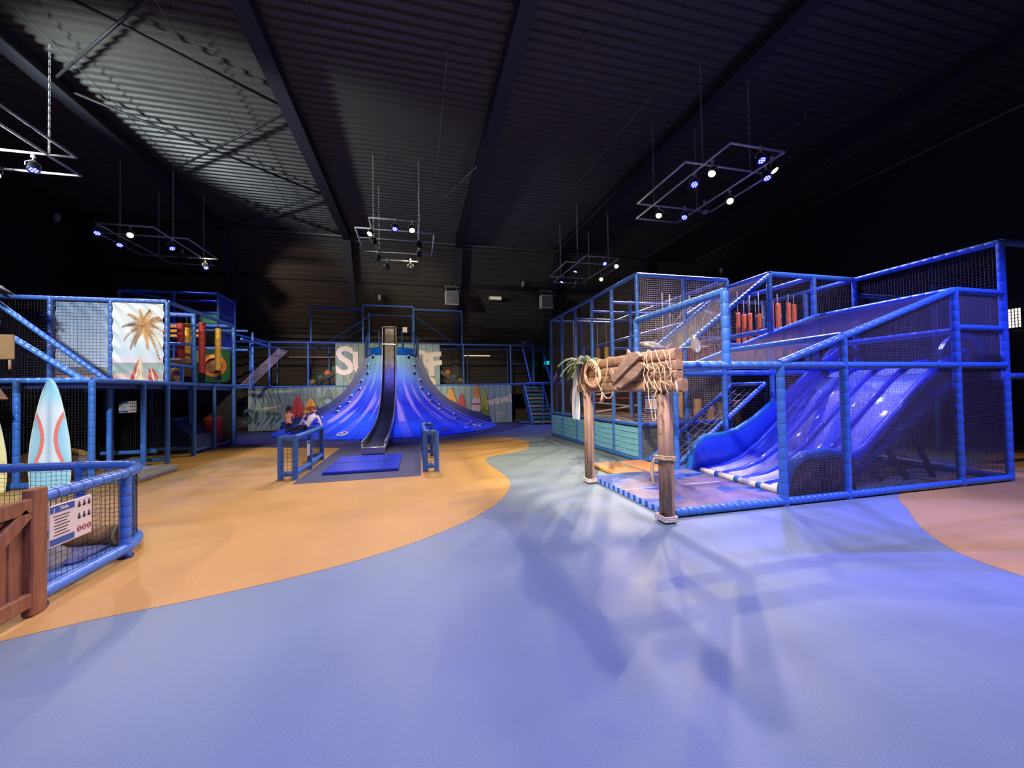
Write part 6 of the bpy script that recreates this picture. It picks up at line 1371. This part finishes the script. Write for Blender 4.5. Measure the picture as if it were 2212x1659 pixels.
def hand(parent, wrist, d, up, s):
    wrist, d, up = Vector(wrist), Vector(d).normalized(), Vector(up).normalized(); sd = d.cross(up).normalized(); J = [(wrist, .020*s, .014*s), (wrist+d*.055*s, .030*s, .014*s)]; E = [(0, 1, 'skin')]
    mb = MB(); R = []
    for t_, w_, h_ in ((0, .02, .014), (.03, .03, .016), (.065, .034, .015), (.08, .03, .012)): R.append([wrist+d*t_*s+sd*w_*s*cos(q)+up*h_*s*sin(q) for q in [2*pi*k/10 for k in range(10)]])
    mb.rings(R)
    for i, L in enumerate((.055, .065, .062, .048)):
        b = wrist+d*.075*s+sd*(-.024+.016*i)*s; mb.tube([b, b+d*L*.45*s-up*.004*s, b+d*L*.8*s-up*.016*s, b+d*L*s-up*.03*s], .0075*s, 6, radii=[.008*s, .0078*s, .007*s, .0055*s])
    b = wrist+d*.03*s-sd*.03*s; mb.tube([b, b+d*.025*s-sd*.018*s, b+d*.052*s-sd*.02*s-up*.008*s], .009*s, 6)
    obj('hand', mb, skin, parent)
# standing toddler seen from behind
base = cone_p(4.58, radians(-53.5), 0); bx, by, bz = base
pk = thing('person', 'curly dark haired child in a peach shirt standing barefoot at the cone edge', 'person', base)
def V(x, y, z): return (bx+x, by+y, bz+z)
J = [(V(0, 0, .46), .085, .075), (V(0, .0, .58), .085, .07), (V(0, .02, .70), .088, .07), (V(0, .02, .775), .05, .045), (V(.0, .03, .82), .032, .032),
     (V(-.105, .02, .735), .042), (V(-.165, .06, .61), .034), (V(-.13, .14, .53), .026), (V(.105, .02, .735), .042), (V(.16, .07, .62), .034), (V(.10, .15, .56), .026),
     (V(-.055, 0, .42), .066), (V(-.06, .02, .24), .05), (V(-.065, -.02, .055), .036), (V(-.065, .04, .025), .026), (V(.055, 0, .42), .066), (V(.075, .03, .24), .05), (V(.085, -.01, .055), .036), (V(.10, .05, .025), .026)]
E = [(0, 1, 'peach'), (1, 2, 'peach'), (2, 3, 'peach'), (3, 4, 'skin'), (2, 5, 'peach'), (5, 6, 'peach'), (6, 7, 'skin'), (2, 8, 'peach'), (8, 9, 'peach'), (9, 10, 'skin'), (0, 11, 'navy'), (11, 12, 'navy'), (12, 13, 'navy'), (13, 14, 'skin'), (0, 15, 'navy'), (15, 16, 'navy'), (16, 17, 'navy'), (17, 18, 'skin')]
body('body', J, E, cloth, pk); head(pk, V(0, .03, .92), .098, Matrix.Rotation(radians(-15), 3, 'Z'), hair_dark, 'curly')
hand(pk, V(-.13, .14, .53), (.3, .6, -.3), (0, .3, 1), .75); hand(pk, V(.10, .15, .56), (-.2, .7, -.2), (0, .3, 1), .75)
mb = MB(); R = []
for z, a in ((.40, .115), (.44, .112), (.50, .10)): R.append([Vector(V(a*cos(q), .0+a*.85*sin(q), z+.012*sin(3*q))) for q in [2*pi*i/18 for i in range(18)]])
obj('shirt_hem', mb.rings(R, False), cloth['peach'], pk)
# seated woman leaning against the slope
base = cone_p(4.2, radians(-42.5), 0); bx, by, bz = base
pw = thing('person', 'woman with pinned brown hair in a cream jumper sitting on the cone edge', 'person', base)
J = [(V(-.12, 0, .16), .135, .12), (V(-.03, .0, .33), .125, .105), (V(.07, .02, .50), .13, .10), (V(.13, .03, .60), .07, .06), (V(.15, .04, .665), .045, .045),
     (V(.27, -.02, .53), .058), (V(.36, -.03, .32), .045), (V(.41, .0, .13), .034), (V(-.04, .10, .55), .056), (V(-.02, .26, .42), .043), (V(-.08, .36, .40), .032),
     (V(-.18, -.06, .13), .10), (V(-.10, -.32, .20), .078), (V(-.32, -.52, .03), .052), (V(-.44, -.60, .02), .04), (V(-.16, .1, .13), .10), (V(-.42, -.14, .16), .078), (V(-.66, -.32, .03), .052), (V(-.77, -.38, .03), .04)]
E = [(0, 1, 'cream'), (1, 2, 'cream'), (2, 3, 'cream'), (3, 4, 'skin'), (2, 5, 'cream'), (5, 6, 'cream'), (6, 7, 'cream'), (2, 8, 'cream'), (8, 9, 'cream'), (9, 10, 'cream'), (0, 11, 'black'), (11, 12, 'black'), (12, 13, 'black'), (13, 14, 'shoe'), (0, 15, 'black'), (15, 16, 'black'), (16, 17, 'black'), (17, 18, 'shoe')]
body('body', J, E, cloth, pw); head(pw, V(.15, .07, .80), .118, Matrix.Rotation(radians(62), 3, 'Z') @ Matrix.Rotation(radians(-12), 3, 'X'), hair_brown, 'bun')
hand(pw, V(.41, .0, .13), (.4, .1, -.6), (.6, 0, .4), 1.0); hand(pw, V(-.08, .36, .40), (-.7, .3, -.1), (0, 0, 1), 1.0)
# little one sitting beyond her
base = cone_p(4.25, radians(-51), 0); bx, by, bz = base
pb = thing('person', 'small child in a grey top and maroon trousers sitting beside the woman', 'person', base)
J = [(V(0, 0, .12), .085, .08), (V(.03, 0, .24), .08, .07), (V(.08, 0, .36), .082, .066), (V(.10, 0, .43), .045, .042), (V(.11, 0, .465), .032),
     (V(.12, -.10, .38), .036), (V(.22, -.13, .28), .03), (V(.30, -.08, .26), .024), (V(.10, .1, .38), .036), (V(.2, .1, .3), .03), (V(.28, .06, .28), .024),
     (V(.02, -.06, .10), .06), (V(-.12, -.20, .13), .048), (V(-.20, -.34, .03), .034), (V(-.24, -.42, .035), .03), (V(.05, .05, .10), .06), (V(.02, -.22, .14), .048), (V(-.06, -.38, .03), .034), (V(-.10, -.46, .035), .03)]
E = [(0, 1, 'grey'), (1, 2, 'grey'), (2, 3, 'grey'), (3, 4, 'skin'), (2, 5, 'grey'), (5, 6, 'grey'), (6, 7, 'grey'), (2, 8, 'grey'), (8, 9, 'grey'), (9, 10, 'grey'), (0, 11, 'maroon'), (11, 12, 'maroon'), (12, 13, 'maroon'), (13, 14, 'shoe'), (0, 15, 'maroon'), (15, 16, 'maroon'), (16, 17, 'maroon'), (17, 18, 'shoe')]
body('body', J, E, cloth, pb); head(pb, V(.12, 0, .56), .098, Matrix.Rotation(radians(-85), 3, 'Z'), hair_brown, 'short')
hand(pb, V(.30, -.08, .26), (.8, .1, -.2), (0, 0, 1), .65); hand(pb, V(.28, .06, .28), (.8, .1, -.2), (0, 0, 1), .65)
